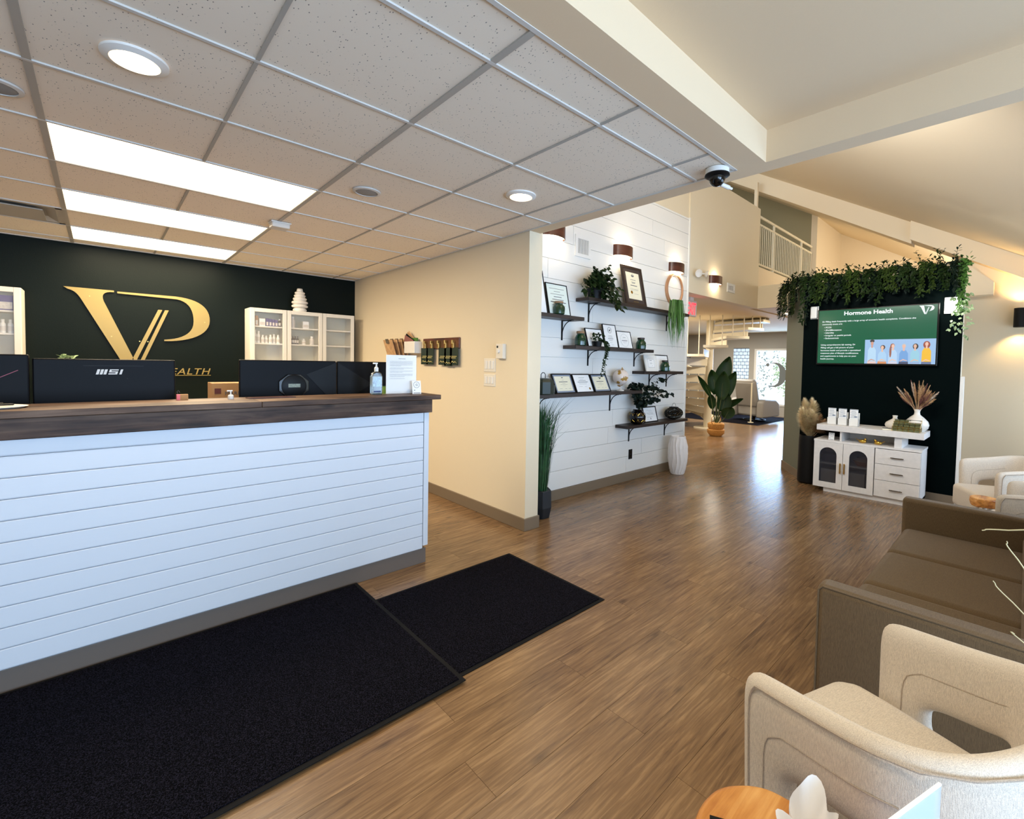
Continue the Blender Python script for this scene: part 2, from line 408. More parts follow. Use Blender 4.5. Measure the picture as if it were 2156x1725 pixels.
# floor: slab + planks along x
fl = struct('floor', box(B(), -4.2, 14.4, -3.2, 8.2, -0.12, -0.006), M_base, 'brown wood-look vinyl plank floor', 'floor')
PW, PL = 0.18, 1.22
pm = B(); box(pm, 0, PL-0.0012, 0, PW-0.0012, -0.006, 0)
pmesh = bpy.data.meshes.new('floor_plank'); bmesh.ops.recalc_face_normals(pm, faces=pm.faces); pm.to_mesh(pmesh); pm.free(); pmesh.materials.append(M_floor)
cells = []
for j in range(int(11.0/PW)):
    y = -3.0 + j*PW; off = (j*0.47) % 1.0*PL
    x = -4.2 - off
    while x < 14.2:
        cells.append((x, y)); x += PL
def visible(x, y):
    cx, cy = x+PL/2, y+PW/2
    d = Vector((cx, cy, -1.41)); zf = d.dot(fw)
    if zf < 0.3: return -1
    u = 1150+f_px*d.dot(rt)/zf; v = 800-f_px*d.dot(up)/zf
    if u < -500 or u > 2400 or v > 2500: return -1
    if cy > 3.4 and cx < 5.6: return -1
    if cy > 3.05 and cx < 1.6: return -1
    return 1/(d.length)
sc_ = sorted(cells, key=lambda c: -visible(*c))
near = set(sc_[:300])
rest = B()
for c in cells:
    if c in near:
        o = bpy.data.objects.new('floor_plank', pmesh); C.objects.link(o); o.parent = fl; o.location = (c[0], c[1], 0)
    else:
        x0, x1 = max(c[0], -4.2), min(c[0]+PL-0.0012, 14.3)
        box(rest, x0, x1, c[1], c[1]+PW-0.0012, -0.006, 0)
o = make('far_floor_planks', rest, M_floor, fl); o['kind'] = 'stuff'

# walls of the reception room
struct('wall_green', box(B(), -4.0, 2.548, 6.49, 6.61, 0, 2.6), M_green, 'dark green feature wall behind the reception desk', 'wall')
bm = B(); box(bm, 2.548, 2.695, 2.87, 6.49, 0, 2.62)
struct('wall_beige', bm, M_beige, 'beige partition wall beside the reception desk', 'wall')
struct('baseboard_beige', box(B(), 2.536, 2.707, 2.858, 6.49, 0, 0.105), M_base, 'brown baseboard along the beige partition', 'baseboard', bevel=0.004)
struct('wall_left', box(B(), -4.12, -4.0, -3.1, 6.6, 0, 3.0), M_beige, 'beige wall left of the desk', 'wall')
# street wall with windows (behind the camera)
bm = B()
wx = [(-3.1, -0.1), (0.1, 2.4)]
xs = [-4.0] + [v for p in wx for v in p] + [2.7]
for i in range(0, len(xs), 2): box(bm, xs[i], xs[i+1], -3.1, -3.0, 0, 3.0)
for a, b in wx: box(bm, a, b, -3.1, -3.0, 0, 0.3); box(bm, a, b, -3.1, -3.0, 2.2, 3.0)
struct('wall_front', bm, M_beige, 'beige street wall with three large windows', 'wall')
for i, (a, b) in enumerate(wx):
    bm = B()
    for q in ((a, a+.05), (b-.05, b), ((a+b)/2-.03, (a+b)/2+.03)): box(bm, q[0], q[1], -3.08, -3.02, 0.3, 2.2)
    box(bm, a, b, -3.08, -3.02, 0.3, 0.36); box(bm, a, b, -3.08, -3.02, 2.14, 2.2)
    struct('window_%d' % (i+2), bm, M_white, 'white-framed street window', 'window')
bm = B(); wr = [(3.0, 5.4), (5.8, 8.0)]
for a, b in ((2.668, 3.0), (5.4, 5.8), (8.0, 8.4)): box(bm, a, b, -1.07, -.95, 0, 2.25)
for a, b in wr: box(bm, a, b, -1.07, -.95, 0, .65); box(bm, a, b, -1.07, -.95, 1.88, 2.25)
struct('wall_seating', bm, M_beige, 'beige wall behind the sofa with two windows', 'wall')
for i, (a, b) in enumerate(wr):
    bm = B()
    for q in ((a, a+.05), (b-.05, b), ((a+b)/2-.03, (a+b)/2+.03)): box(bm, q[0], q[1], -1.04, -.99, 0.65, 1.88)
    box(bm, a, b, -1.04, -.99, 0.65, 0.70); box(bm, a, b, -1.04, -.99, 1.83, 1.88)
    struct('window_%d' % (i+4), bm, M_white, 'white-framed window behind the sofa', 'window')
struct('wall_entry_side', box(B(), 2.668, 2.75, -3.0, -.95, 0, 2.6), M_beige, 'beige wall beside the entrance', 'wall')

# dropped ceiling: void slab, tiles, tees, perimeter soffit
cl = struct('ceiling', box(B(), -4.0, 2.54, 1.15, 6.48, ZC+0.03, ZC+0.12), M_teed, 'dropped ceiling of square white acoustic tiles', 'ceiling')
T = 0.6096; GX, GY = 1.035, 1.39
gxs = [GX+T*k for k in range(-8, 3)]; gys = [GY+T*k for k in range(0, 9)]
colx = [-4.0] + gxs + [2.535]; rowy = [1.16] + gys + [6.49]
light_cells = set()
lights = []
for k in (3, 5, 7):
    y0 = GY+T*k; lights.append((GX-2*T, GX, y0, y0+T))
vent_cell = (GX-3*T, GX-2*T, GY+T*6, GY+T*7)
for i in range(len(colx)-1):
    for j in range(len(rowy)-1):
        x0, x1, y0, y1 = colx[i], colx[i+1], rowy[j], rowy[j+1]
        cx, cy = (x0+x1)/2, (y0+y1)/2
        if x1 < -2.9: continue
        if any(a < cx < b and c < cy < d for a, b, c, d in lights): continue
        if vent_cell[0] < cx < vent_cell[1] and vent_cell[2] < cy < vent_cell[3]: continue
        g = 0.004
        bm = B(); box(bm, x0+g-cx, x1-g-cx, y0+g-cy, y1-g-cy, 0.0, 0.014)
        make('ceiling_tile', bm, M_tile, cl, loc=(cx, cy, ZC+0.004), bevel=0.002, seg=1)
make('ceiling_tile', box(B(), -4, -2.8, 1.16, 6.49, ZC+.004, ZC+.018), M_tile, cl)
for x in gxs:
    if x < -2.5: continue
    main = abs(x-GX) < .01 or abs(x-(GX-2*T)) < .01 or abs(x-(GX-4*T)) < .01
    hw = 0.0125 if main else 0.007
    segs = [(1.16, 6.49)]
    if abs(x-(GX-T)) < .01:
        segs = [(1.16, GY+T*3), (GY+T*4, GY+T*5), (GY+T*6, GY+T*7), (GY+T*8, 6.49)]
    for a, b in segs:
        make('ceiling_tee', box(B(), x-hw, x+hw, a, b, ZC-0.002, ZC+0.03), M_teed, cl)
for y in gys:
    make('ceiling_tee', box(B(), -2.8, 2.535, y-.008, y+.008, ZC-0.0025, ZC+0.03), M_teew, cl)
bm = B(); box(bm, -4, 2.535, 1.16-.012, 1.16+.006, ZC-.003, ZC+.03); box(bm, 2.535-.006, 2.535+.006, 1.15, 6.49, ZC-.003, ZC+.03)
box(bm, -4, 2.548, 6.475, 6.49, ZC-.003, ZC+.02)
make('wall_angle', bm, M_teew, cl)
# soffit band (front fascia, right band) and the beam that carries on from it
bm = B(); box(bm, -4.0, 2.548, 1.0, 1.148, ZC, 2.9); box(bm, 2.541, 2.668, 1.148, 2.869, ZC, 2.9)
struct('trim_soffit', bm, M_cream_tinted, 'cream soffit band around the dropped ceiling', 'soffit')
struct('beam', box(B(), 2.548, 2.668, -3.0, 1.148, ZC, 3.1), M_cream_tinted, 'cream ceiling beam running from the soffit corner', 'beam')
struct('ceiling_entry', box(B(), -4.0, 2.549, -3.0, 1.001, 2.665, 2.78), M_cream_tinted, 'flat cream ceiling over the entrance', 'ceiling')
struct('wall_upper', box(B(), 2.60, 2.667, 1.0, 3.33, 2.88, 5.2), M_cream, 'cream wall above the soffit', 'wall')

# vaulted ceiling z = 2.80 + 0.592 y
def vz(y): return 2.80+0.592*y
bm = B(); prism(bm, [(-1.07, vz(-1.07)), (8.2, vz(8.2)), (8.2, vz(8.2)+.15), (-1.07, vz(-1.07)+.15)], 2.66, 13.6, 'yz')
struct('ceiling_vault', bm, M_cream, 'cream vaulted ceiling sloping up over the waiting area', 'ceiling')
def slopebeam(x0, x1, y0, y1, d):
    return prism(B(), [(y0, vz(y0)-d), (y1, vz(y1)-d), (y1, vz(y1)+.02), (y0, vz(y0)+.02)], x0, x1, 'yz')
struct('beam', slopebeam(8.34, 8.62, 1.21, 7.9, 0.30), M_cream, 'sloping cream ceiling beam beside the loft', 'beam')
struct('beam', slopebeam(8.22, 8.62, -.95, 1.21, 0.26), M_cream, 'lower sloping cream beam over the right wall', 'beam')

# shiplap wall
YS = 3.33
sw = struct('wall_shiplap', box(B(), 2.668, 5.93, YS+0.014, YS+0.13, 0, 3.47), M_ship, 'white horizontal shiplap wall with floating shelves', 'wall')
joints = {}
zrow = 0.105; r = 0; ph = 0.196
rj = random.Random(5)
fixed = {2: [4.22], 3: [4.30], 12: [3.366], 14: [5.30], 15: [5.022], 9: [3.9], 6: [3.92, 5.35], 10: [5.1]}
while zrow < 3.46:
    z1 = min(zrow+ph, 3.465)
    js = fixed.get(r, [2.9+rj.random()*2.7])
    xs = [2.668]+sorted(js)+[5.925]
    for a, b in zip(xs, xs[1:]):
        make('shiplap_plank', box(B(), a+.0015, b-.0015, YS, YS+.016, zrow+.0016, z1-.0016), M_ship, sw, bevel=0.0012, seg=1)
    zrow = z1; r += 1
struct('baseboard_shiplap', box(B(), 2.68, 5.93, YS-.012, YS+.01, 0, 0.105), M_base, 'brown baseboard under the shiplap wall', 'baseboard', bevel=0.003)
struct('trim_shiplap', box(B(), 5.915, 5.945, YS-.008, YS+.13, 0.0, 3.475), M_ship, 'white end trim of the shiplap wall', 'trim')
# loft wall over the opening, and the rest of the shell
bm = B(); box(bm, 2.668, 5.93, YS+.02, YS+.13, 3.47, 4.18); box(bm, 5.93, 8.34, YS, YS+.13, 2.45, 4.18)
struct('wall_loft', bm, M_beige, 'beige loft wall above the hall opening', 'wall')
struct('wall_hall_left', box(B(), 5.80, 5.93, YS+.13, 8.0, 0, 2.5), M_beige, 'beige wall on the left side of the hall', 'wall')
bm = B(); box(bm, 8.34, 13.3, YS, YS+.12, 2.5, 3.18)
struct('wall_loft_edge', bm, M_cream, 'cream band under the loft railing', 'wall')
struct('header', box(B(), 8.34, 8.46, .9, YS, 2.45, 2.84), M_beige, 'beige header over the back room opening', 'beam')
bm = B(); box(bm, 5.93, 14.2, YS+.13, 8.1, 2.45, 2.52); box(bm, 8.46, 14.2, -.5, YS+.13, 2.47, 2.52)
struct('ceiling_hall', bm, M_cream, 'low cream ceiling of the back room under the loft', 'ceiling')
struct('floor_loft', box(B(), 2.668, 13.3, YS+.13, 8.1, 3.02, 3.12), M_cream, 'loft floor', 'floor')
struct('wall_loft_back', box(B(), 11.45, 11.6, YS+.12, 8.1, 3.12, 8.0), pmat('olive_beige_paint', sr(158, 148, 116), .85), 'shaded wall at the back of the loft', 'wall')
struct('wall_loft_side', box(B(), 11.45, 13.3, YS, YS+.12, 3.18, 5.2), M_cream, 'bright cream wall beside the loft railing', 'wall')
struct('wall_loft_end', box(B(), 13.3, 13.42, -.5, 8.1, 2.5, 8.2), M_cream, 'cream end wall of the vault', 'wall')
struct('wall_rear', box(B(), 2.668, 14.3, 8.0, 8.1, 0, 8.2), M_beige, 'beige rear wall', 'wall')
struct('wall_hall_front', box(B(), 8.4, 14.3, -.6, -.5, 0, 4), M_beige, 'beige front wall of the back room', 'wall')
# right-hand wall of the waiting area
struct('wall_right', box(B(), 8.40, 8.52, -.95, 0.96, 0, 2.9), M_beige, 'beige wall on the right behind the armchairs', 'wall')
# feature block behind the television
blk = B()
prism(blk, [(6.44, 0.475), (6.56, 0.475), (6.56, 0.95), (8.39, 0.95), (8.39, 2.40), (7.00, 2.37), (6.44, 1.985)], 0, 2.47, 'xy')
fw_ = struct('wall_feature', blk, [M_green2, M_sage, M_beige], 'dark green feature wall block holding the television', 'wall')
for p in fw_.data.polygons:
    c = p.normal
    p.material_index = 0 if c.x < -0.99 else 2 if c.y < -.5 else 1
bm = B(); prism(bm, [(6.425, 1.984), (6.992, 2.384), (7.0, 2.372), (6.435, 1.975)], 0, 0.10, 'xy')
box(bm, 6.428, 6.445, .475, 1.985, 0, .10)
struct('baseboard_feature', bm, M_base, 'tan baseboard on the angled side of the feature wall', 'baseboard')
struct('trim_corner', box(B(), 6.44, 6.52, 0.446, 0.476, 0.0, 1.357), M_white, 'white corner trim beside the dark green wall', 'trim')
bm = B(); prism(bm, [(0.33, 2.40), (0.75, 2.40), (0.75, 2.86), (0.56, 2.78), (0.33, 2.56)], 8.16, 8.34, 'yz')
struct('trim_wall_stub', bm, M_cream, 'short cream beam end beside the feature wall', 'trim')

# far window wall
WX = 14.2
bm = B()
wy0, wy1, wz0, wz1 = 3.6, 5.70, 0.30, 1.97
box(bm, WX, WX+.12, -3, wy0, 0, 2.5); box(bm, WX, WX+.12, wy1, 5.86, 0, 2.5); box(bm, WX, WX+.12, wy0, wy1, 0, wz0); box(bm, WX, WX+.12, wy0, wy1, wz1, 2.5)
box(bm, WX, WX+.12, 6.35, 8.1, 0, 2.5); box(bm, WX, WX+.12, 5.86, 6.35, 0, .75); box(bm, WX, WX+.12, 5.86, 6.35, 2.0, 2.5)
struct('wall_far', bm, M_grey2 if 'M_grey2' in globals() else pmat('grey_wall_paint', sr(176, 172, 164), 0.8), 'grey wall around the far window', 'wall')
bm = B()
box(bm, WX-.02, WX+.06, wy0, wy1, wz0, wz0+.06); box(bm, WX-.02, WX+.06, wy0, wy1, wz1-.06, wz1)
box(bm, WX-.02, WX+.06, wy1-.07, wy1, wz0+.06, wz1-.06); box(bm, WX-.02, WX+.06, wy0, wy0+.07, wz0+.06, wz1-.06)
wn = struct('window_1', bm, M_white, 'white-framed far window with a round decal', 'window')
pane = pmat('thin_window_glass', (1, 1, 1), 0.0, spec=0.5, alpha=0.12)
make('window_pane', box(B(), WX+.03, WX+.036, wy0+.07, wy1-.07, wz0+.06, wz1-.06), pane, wn)
# crescent decal like a large C with a bird-like tail, seen from behind
def ribbon(pts, wds, y):
    return None
bm = B()
cy_, cz_ = 5.13, 1.21; n = 26; vs = []
for i in range(n+1):
    a = math.radians(115 - 235*i/n)      # from upper left over the right to lower left
    ro = 0.36; t = i/n; wd = 0.015+0.19*math.sin(PI*t)**1.2
    yo = cy_-ro*math.cos(a)*0.95; zo = cz_+ro*math.sin(a)
    yi = cy_-(ro-wd)*math.cos(a)*0.95; zi = cz_+(ro-wd*0.55)*math.sin(a)
    vs.append((bm.verts.new((WX+.026, yo, zo)), bm.verts.new((WX+.026, yi, zi))))
for a, b in zip(vs, vs[1:]): bm.faces.new((a[0], b[0], b[1], a[1]))
lathe_pts = [(5.32+0.05*math.cos(t*PI/5), 1.50+0.05*math.sin(t*PI/5)) for t in range(10)]
vv = [bm.verts.new((WX+.026, a, b)) for a, b in lathe_pts]; bm.faces.new(vv)
make('window_decal', bm, pmat('grey_vinyl_decal', sr(112, 118, 118), 0.6), wn)
# obscured second window as glass-block column
gb = struct('window_glass_block', box(B(), WX+.02, WX+.05, 5.86, 6.35, .75, 2.0), pmat('dark_mortar', sr(72, 84, 92), .7), 'column of pale glass blocks beside the far window', 'window')
M_gb = pmat('pale_glass_block', sr(198, 214, 226), 0.15, vary=0.1, vscale=8, emit=sr(180, 205, 230), estr=0.55)
for k in range(12):
    z0 = .77+k*.102; off = 0 if k % 2 else -.065
    y = 5.86+off
    while y < 6.35:
        a, b = max(y+.008, 5.864), min(y+.122, 6.346)
        if b-a > .02: make('glass_block', box(B(), WX, WX+.03, a, b, z0, z0+.088), M_gb, gb, bevel=.006, seg=1)
        y += .13

# outdoors beyond the far window
ground = struct('ground_outside', box(B(), 14.6, 60, -25, 40, -.25, -.1), pmat('pale_concrete', sr(214, 214, 208), .9, vary=.06, vscale=1), 'pale pavement outside the window', 'ground')
def bush(x, y, h, r, mat, label, seed, n=700, trunk=True):
    rr = random.Random(seed)
    t = thing('garden_shrub' if not trunk else 'garden_tree', label, 'tree' if trunk else 'shrub', (x, y, -.1))
    bm = B()
    for _ in range(n):
        a = rr.random()*2*PI; ph_ = math.acos(2*rr.random()-1); q = rr.random()**.4*r
        p = Vector((q*math.cos(a)*math.sin(ph_), q*math.sin(a)*math.sin(ph_), h-r*.9+q*math.cos(ph_)*1.1+.1))
        if p.z < .03: continue
        leaf(bm, p, (rr.uniform(-1, 1), rr.uniform(-1, 1), rr.uniform(-.6, .8)), (0, 0, 1), .16, .09)
    f = make('foliage', bm, mat, t, norm=False); f['kind'] = 'stuff'
    bm = B(); tube(bm, [(0, 0, 0), (.05, 0, h*.5), (0, .05, h-.1)], .06, taper=.5); make('trunk', bm, M_bark, t)
M_out1 = pmat('yellow_green_leaf', sr(126, 158, 62), .6, vary=.3, vscale=3)  # yellow-green leaf colour, varied by noise
M_out2 = pmat('blue_green_spruce_leaf', sr(64, 98, 78), .6, vary=.3, vscale=3)  # blue-green spruce colour, varied by noise
bush(19.5, 6.2, 1.9, .85, M_out1, 'yellow-green shrub outside the far window', 3, 900, trunk=False)
bush(20.5, 8.6, 2.9, 1.5, M_out2, 'blue-green spruce outside the far window', 4, 1100)
# ------------------------------------------------------------------ ceiling fittings
for i, (a, b, c, d) in enumerate(lights):
    lab = ['nearest of the three long glowing ceiling light panels', 'middle of the three long glowing ceiling light panels', 'furthest glowing ceiling light panel, next to the green wall'][i]
    t = thing('ceiling_light_panel', lab, 'light', ((a+b)/2, (c+d)/2, ZC), group='long light panels in the dropped ceiling')
    hx, hy = (b-a)/2, (d-c)/2
    bm = B(); box(bm, -hx+.013, hx-.013, -hy+.008, hy-.008, 0.004, 0.01); make('diffuser', bm, M_troffer, t)
    bm = B()
    for q in ((-hx+.009, hx-.009, -hy+.006, -hy+.012), (-hx+.009, hx-.009, hy-.012, hy-.006), (-hx+.009, -hx+.015, -hy+.006, hy-.006), (hx-.015, hx-.009, -hy+.006, hy-.006)):
        box(bm, *q, 0.0, .012)
    make('frame', bm, M_teew, t)
    l = area('panel_lamp', ((a+b)/2, (c+d)/2, ZC-.012), (0, 0, -1), 1.15, 0.55, 24, WARM)
def downlight(x, y, z, r, label, watt):
    t = thing('recessed_downlight', label, 'light', (x, y, z), group='round recessed downlights')
    bm = B(); lathe(bm, [(r, .003), (r*1.0, -.006), (r*.74, -.014), (r*.70, -.002)], 32, cap=False); make('trim_ring', bm, M_white, t, smooth=True)
    bm = B(); lathe(bm, [(r*.73, -.012), (r*.60, .0), (r*.50, .001)], 32, cap=False); make('reflector', bm, pmat('warm_reflector', sr(250, 220, 170), .3, emit=sr(255, 214, 150), estr=2.6), t, smooth=True)
    bm = B(); lathe(bm, [(0.0001, .0), (r*.56, .0)], 24, cap=False); make('lens', bm, M_lampglow, t)
    if watt:
        l = bpy.data.lights.new('downlight_lamp', 'SPOT'); l.energy = watt; l.color = WARM; l.spot_size = 1.9; l.spot_blend = .8; l.shadow_soft_size = .05
        o = bpy.data.objects.new('downlight_lamp', l); C.objects.link(o); o.location = (x, y, z-.02)
downlight(0.104, 2.314, ZC, .098, 'large round recessed downlight above the front of the desk', 30)
downlight(1.979, 2.322, ZC, .098, 'round recessed downlight near the beige partition', 30)
downlight(1.35, -.25, 2.665, .098, 'added unseen round downlight over the entrance near the armchair', 20)  # added out of view to brighten the near armchair and floor
downlight(.45, .35, 2.665, .098, 'added unseen round downlight over the entrance mat', 36)  # second added fitting, unseen, lifting the floor close to the camera
def speaker(x, y, label):
    t = thing('ceiling_speaker', label, 'speaker', (x, y, ZC), group='round ceiling speakers')
    bm = B(); lathe(bm, [(.085, .002), (.085, -.006), (.068, -.009), (.068, -.004)], 32, cap=False); make('ring', bm, M_teew, t, smooth=True)
    bm = B(); lathe(bm, [(0.0001, -.009), (.05, -.008), (.068, -.005)], 32, cap=False); make('mesh_cover', bm, pmat('grey_speaker_mesh', sr(150, 148, 144), .7, bump=.5, bscale=600), t, smooth=True)
speaker(1.25, 3.0, 'round grey ceiling speaker near the light panels')
speaker(-.30, 2.95, 'round grey ceiling speaker cut by the left edge of the photo')
# air diffuser
t = thing('ceiling_air_vent', 'square ceiling air diffuser beside the light panels', 'vent', ((vent_cell[0]+vent_cell[1])/2, (vent_cell[2]+vent_cell[3])/2, ZC))
h = .295
bm = B(); prism(bm, [(-h, 0), (-h+.04, .0), (-h+.1, .03), (-h+.1, .05), (-h, .05)], -h, h, 'xz')
prism(bm, [(h, 0), (h-.04, .0), (h-.1, .03), (h-.1, .05), (h, .05)], -h, h, 'xz')
prism(bm, [(-h, 0), (-h+.04, .0), (-h+.1, .03), (-h+.1, .05), (-h, .05)], -h, h, 'yz')
prism(bm, [(h, 0), (h-.04, .0), (h-.1, .03), (h-.1, .05), (h, .05)], -h, h, 'yz')
make('frame', bm, M_teed, t)
make('centre_plate', box(B(), -.19, .19, -.19, .19, -.012, -.004), M_teed, t, bevel=.002)
make('back_box', box(B(), -h, h, -h, h, .05, .06), M_black, t)
# smoke sensor on the tee
t = thing('smoke_detector', 'small white sensor box on the ceiling grid beside the light panels', 'detector', (1.05, 4.21, ZC))
make('body', box(B(), -.065, .065, -.05, .05, -.045, 0), M_teew, t, bevel=.01)
make('base', box(B(), -.072, .072, -.057, .057, -.008, 0), M_white, t, bevel=.003)
# dome camera
t = thing('dome_camera', 'black dome security camera under the soffit corner', 'camera', (2.46, 1.225, ZC))
bm = B(); lathe(bm, [(.062, 0), (.062, -.03), (.055, -.036)], 32); make('mount', bm, M_white, t, smooth=True)
bm = B(); lathe(bm, [(.064, -.028), (.066, -.036), (.052, -.044)], 32); make('ring', bm, M_black, t, smooth=True)
bm = B(); lathe(bm, [(.044, -.038), (.043, -.058), (.034, -.078), (.018, -.09), (.0001, -.094)], 32); make('dome', bm, M_glossblack, t, smooth=True)
bm = B(); tube(bm, [(.03, -.01, -.075), (.075, -.035, -.088)], .012, 10); tube(bm, [(.075, -.035, -.088), (.092, -.044, -.092)], .007, 10); make('adapter', bm, M_white, t)

# ------------------------------------------------------------------ reception desk
YD = 2.87
t = thing('reception_desk', 'white plank-fronted reception desk with dark wood counter', 'desk', (0.2, 3.0, 0))
zs = [.105, .193, .280, .3685, .457, .546, .634, .723, .811, .899, .989, 1.06]
for a, b in zip(zs, zs[1:]):
    bm = B(); prism(bm, [(YD+.0, a+.006), (YD+.003, a+.001), (YD+.02, a+.001), (YD+.02, b-.001), (YD+.003, b-.001), (YD, b-.004)], -2.4, 1.600, 'yz')
    make('plank', bm, M_deskwhite, t, world=True)
make('body', box(B(), -2.4, 1.600, YD+.02, YD+.34, 0.02, 1.06), M_deskwhite, t, world=True)
make('corner_trim', box(B(), 1.603, 1.640, YD-.006, YD+.35, .125, 1.06), M_deskwhite, t, world=True, bevel=.003)
make('kickboard', box(B(), -2.4, 1.632, YD+.008, YD+.34, 0.0, .103), M_kick, t, world=True, bevel=.003)
make('wood_band', box(B(), -2.4, 1.652, YD-.028, YD+.0, 1.057, 1.145), M_counter, t, world=True, bevel=.003)
make('wood_band', box(B(), 1.628, 1.653, YD, YD+.36, 1.057, 1.145), M_counter, t, world=True, bevel=.003)
t = thing('staff_desk', 'low staff desk behind the counter carrying the monitors', 'desk', (-.4, 3.5, 0))
make('desktop', box(B(), -2.4, 1.60, YD+.345, YD+.95, .72, .75), M_counter, t, world=True)
for x in (-2.3, 0, 1.5): make('leg', box(B(), x-.03, x+.03, YD+.85, YD+.91, 0, .72), M_black, t, world=True)
t = thing('countertop', 'dark stained wood transaction counter on top of the desk', 'countertop', (0.2, 2.95, 1.147))
cxs = [-2.4, -1.2, .62, 1.708]
for a, b in zip(cxs, cxs[1:]):
    make('board', box(B(), a+.0008, b-.0008, YD-.05, YD+.315, 1.147, 1.178), M_counter, t, world=True, bevel=.003)

def monitor(name, label, x0, x1, ztop, y, back='flat', h=.33, ang=0):
    cx = (x0+x1)/2; wd = (x1-x0)/2
    t = thing(name, label, 'monitor', (cx, y, .75), ang, group='monitors behind the counter')
    H = ztop-.75
    bm = B(); box(bm, -wd, wd, -.012, .018, H-h, H); make('back_panel', bm, M_navyp, t, bevel=.006)
    make('screen', box(B(), -wd+.008, wd-.008, .018, .021, H-h+.01, H-.01), M_glossblack, t)
    bm = B(); box(bm, -.03, .03, -.05, -.012, .012, H-h+.06); make('stand', bm, M_blackp, t, bevel=.005)
    bm = B(); box(bm, -.13, .13, -.055, .13, 0, .012); make('base', bm, M_blackp, t, bevel=.005)
    return t, H, wd
t, H, wd = monitor('computer_monitor', 'black monitor with a white maker logo on its back', -.235, .300, 1.388, 3.3)
bm = B(); lz0, lz1 = H-.078, H-.052; sl = .007
def lbar(x0, x1, z0=None, z1=None):
    z0 = lz0 if z0 is None else z0; z1 = lz1 if z1 is None else z1; k = sl/(lz1-lz0)
    prism(bm, [(x0+(z0-lz0)*k, z0), (x1+(z0-lz0)*k, z0), (x1+(z1-lz0)*k, z1), (x0+(z1-lz0)*k, z1)], -.0135, -.0118, 'xz')
for q in (-.050, -.036, -.022): lbar(q, q+.0105)
hz = (lz0+lz1)/2
lbar(-.004, .030, lz0, lz0+.0055); lbar(-.004, .030, hz-.0027, hz+.0027); lbar(-.004, .030, lz1-.0055, lz1); lbar(-.004, .004, hz+.0027, lz1-.0055); lbar(.022, .030, lz0+.0055, hz-.0027)
lbar(.038, .047); make('logo', bm, pmat('pale_grey_print', sr(214, 212, 208), .5), t)
make('vent_slot', box(B(), -.095, .135, -.0135, -.011, H-.036, H-.032), M_black, t)
for q in (-.035, .07):
    bm = B(); lathe(bm, [(.003, -.0), (.003, .003)], 8); bmesh.ops.rotate(bm, matrix=Matrix.Rotation(PI/2, 3, 'X'), verts=bm.verts); bmesh.ops.translate(bm, vec=(q, -.011, H-.10), verts=bm.verts); make('screw_hole', bm, M_black, t)
t, H, wd = monitor('computer_monitor', 'black monitor cut off by the left edge, with a thin red stripe', -.80, -.243, 1.405, 3.28)
bm = B(); prism(bm, [(.13, H-.14), (.136, H-.14), (.245, H-.075), (.243, H-.073)], -.0142, -.012, 'xz'); make('red_stripe', bm, pmat('dull_red_print', sr(140, 30, 56), .4), t)
t, H, wd = monitor('computer_monitor', 'black monitor with an octagonal hub on its back', .603, 1.166, 1.398, 3.3)
oc = [(.095*math.cos(a*PI/4+PI/8), .082*math.sin(a*PI/4+PI/8)) for a in range(8)]
bm = B(); prism(bm, [(a+.015, b+H-.165) for a, b in oc], -.026, -.012, 'xz'); make('hub', bm, M_glossblack, t, bevel=.003)
bm = B(); lathe(bm, [(.001, .03), (.066, .03), (.074, .026)], 32, cap=False); bmesh.ops.rotate(bm, matrix=Matrix.Rotation(PI/2, 3, 'X'), verts=bm.verts); bmesh.ops.translate(bm, vec=(.015, 0, H-.165), verts=bm.verts); make('hub_disc', bm, M_blackp, t, smooth=True)
make('hub_label', box(B(), -.02, .05, -.032, -.0305, H-.173, H-.150), pmat('grey_green_label', sr(126, 134, 116), .4, vary=.3, vscale=120), t)
bm = B(); prism(bm, [(.28, H-.01), (.28, H-.30), (.09, H-.09)], -.0155, -.0125, 'xz'); make('facet', bm, M_blackp, t)
t, H, wd = monitor('computer_monitor', 'second black monitor beside the one with the hub', 1.174, 1.62, 1.398, 3.3)
bm = B(); prism(bm, [(-.22, H-.01), (-.22, H-.30), (.02, H-.16)], -.0155, -.0125, 'xz'); make('facet', bm, M_blackp, t)

ZT = 1.178
# sanitiser pump bottle
def pumpbottle(x, y, label, s=1.0, mat_body=None, h=.105):
    t = thing('pump_bottle', label, 'bottle', (x, y, ZT))
    bm = B(); prism(bm, [(-.034, 0), (.034, 0), (.036, .01), (.036, .10), (.028, .118), (.010, .126), (-.010, .126), (-.028, .118), (-.036, .10), (-.036, .01)], -.018, .018, 'xz')
    make('bottle', bm, M_glass, t, bevel=.006, seg=3, smooth=True)
    make('gel', box(B(), -.032, .032, -.0145, .0145, .004, .102), pmat('clear_gel', sr(206, 226, 238), .08, trans=.6), t, bevel=.005)
    make('label', box(B(), -.029, .029, -.0195, -.0188, .045, .098), pmat('blue_white_label', sr(188, 214, 234), .5, vary=.25, vscale=70), t)
    make('label', box(B(), -.024, .024, -.0195, -.0188, .014, .022), pmat('navy_label', sr(34, 56, 104), .5), t)
    bm = B(); lathe(bm, [(.012, .126), (.013, .130), (.013, .146), (.006, .152), (.004, .168)], 20); make('collar', bm, M_white, t, smooth=True)
    bm = B(); box(bm, -.022, .008, -.006, .006, .166, .174); make('pump_head', bm, M_white, t, bevel=.002)
    return t
t = pumpbottle(1.335, 3.03, 'clear hand sanitiser pump bottle at the right end of the counter'); t.scale = (1.04, 1, 1.24)
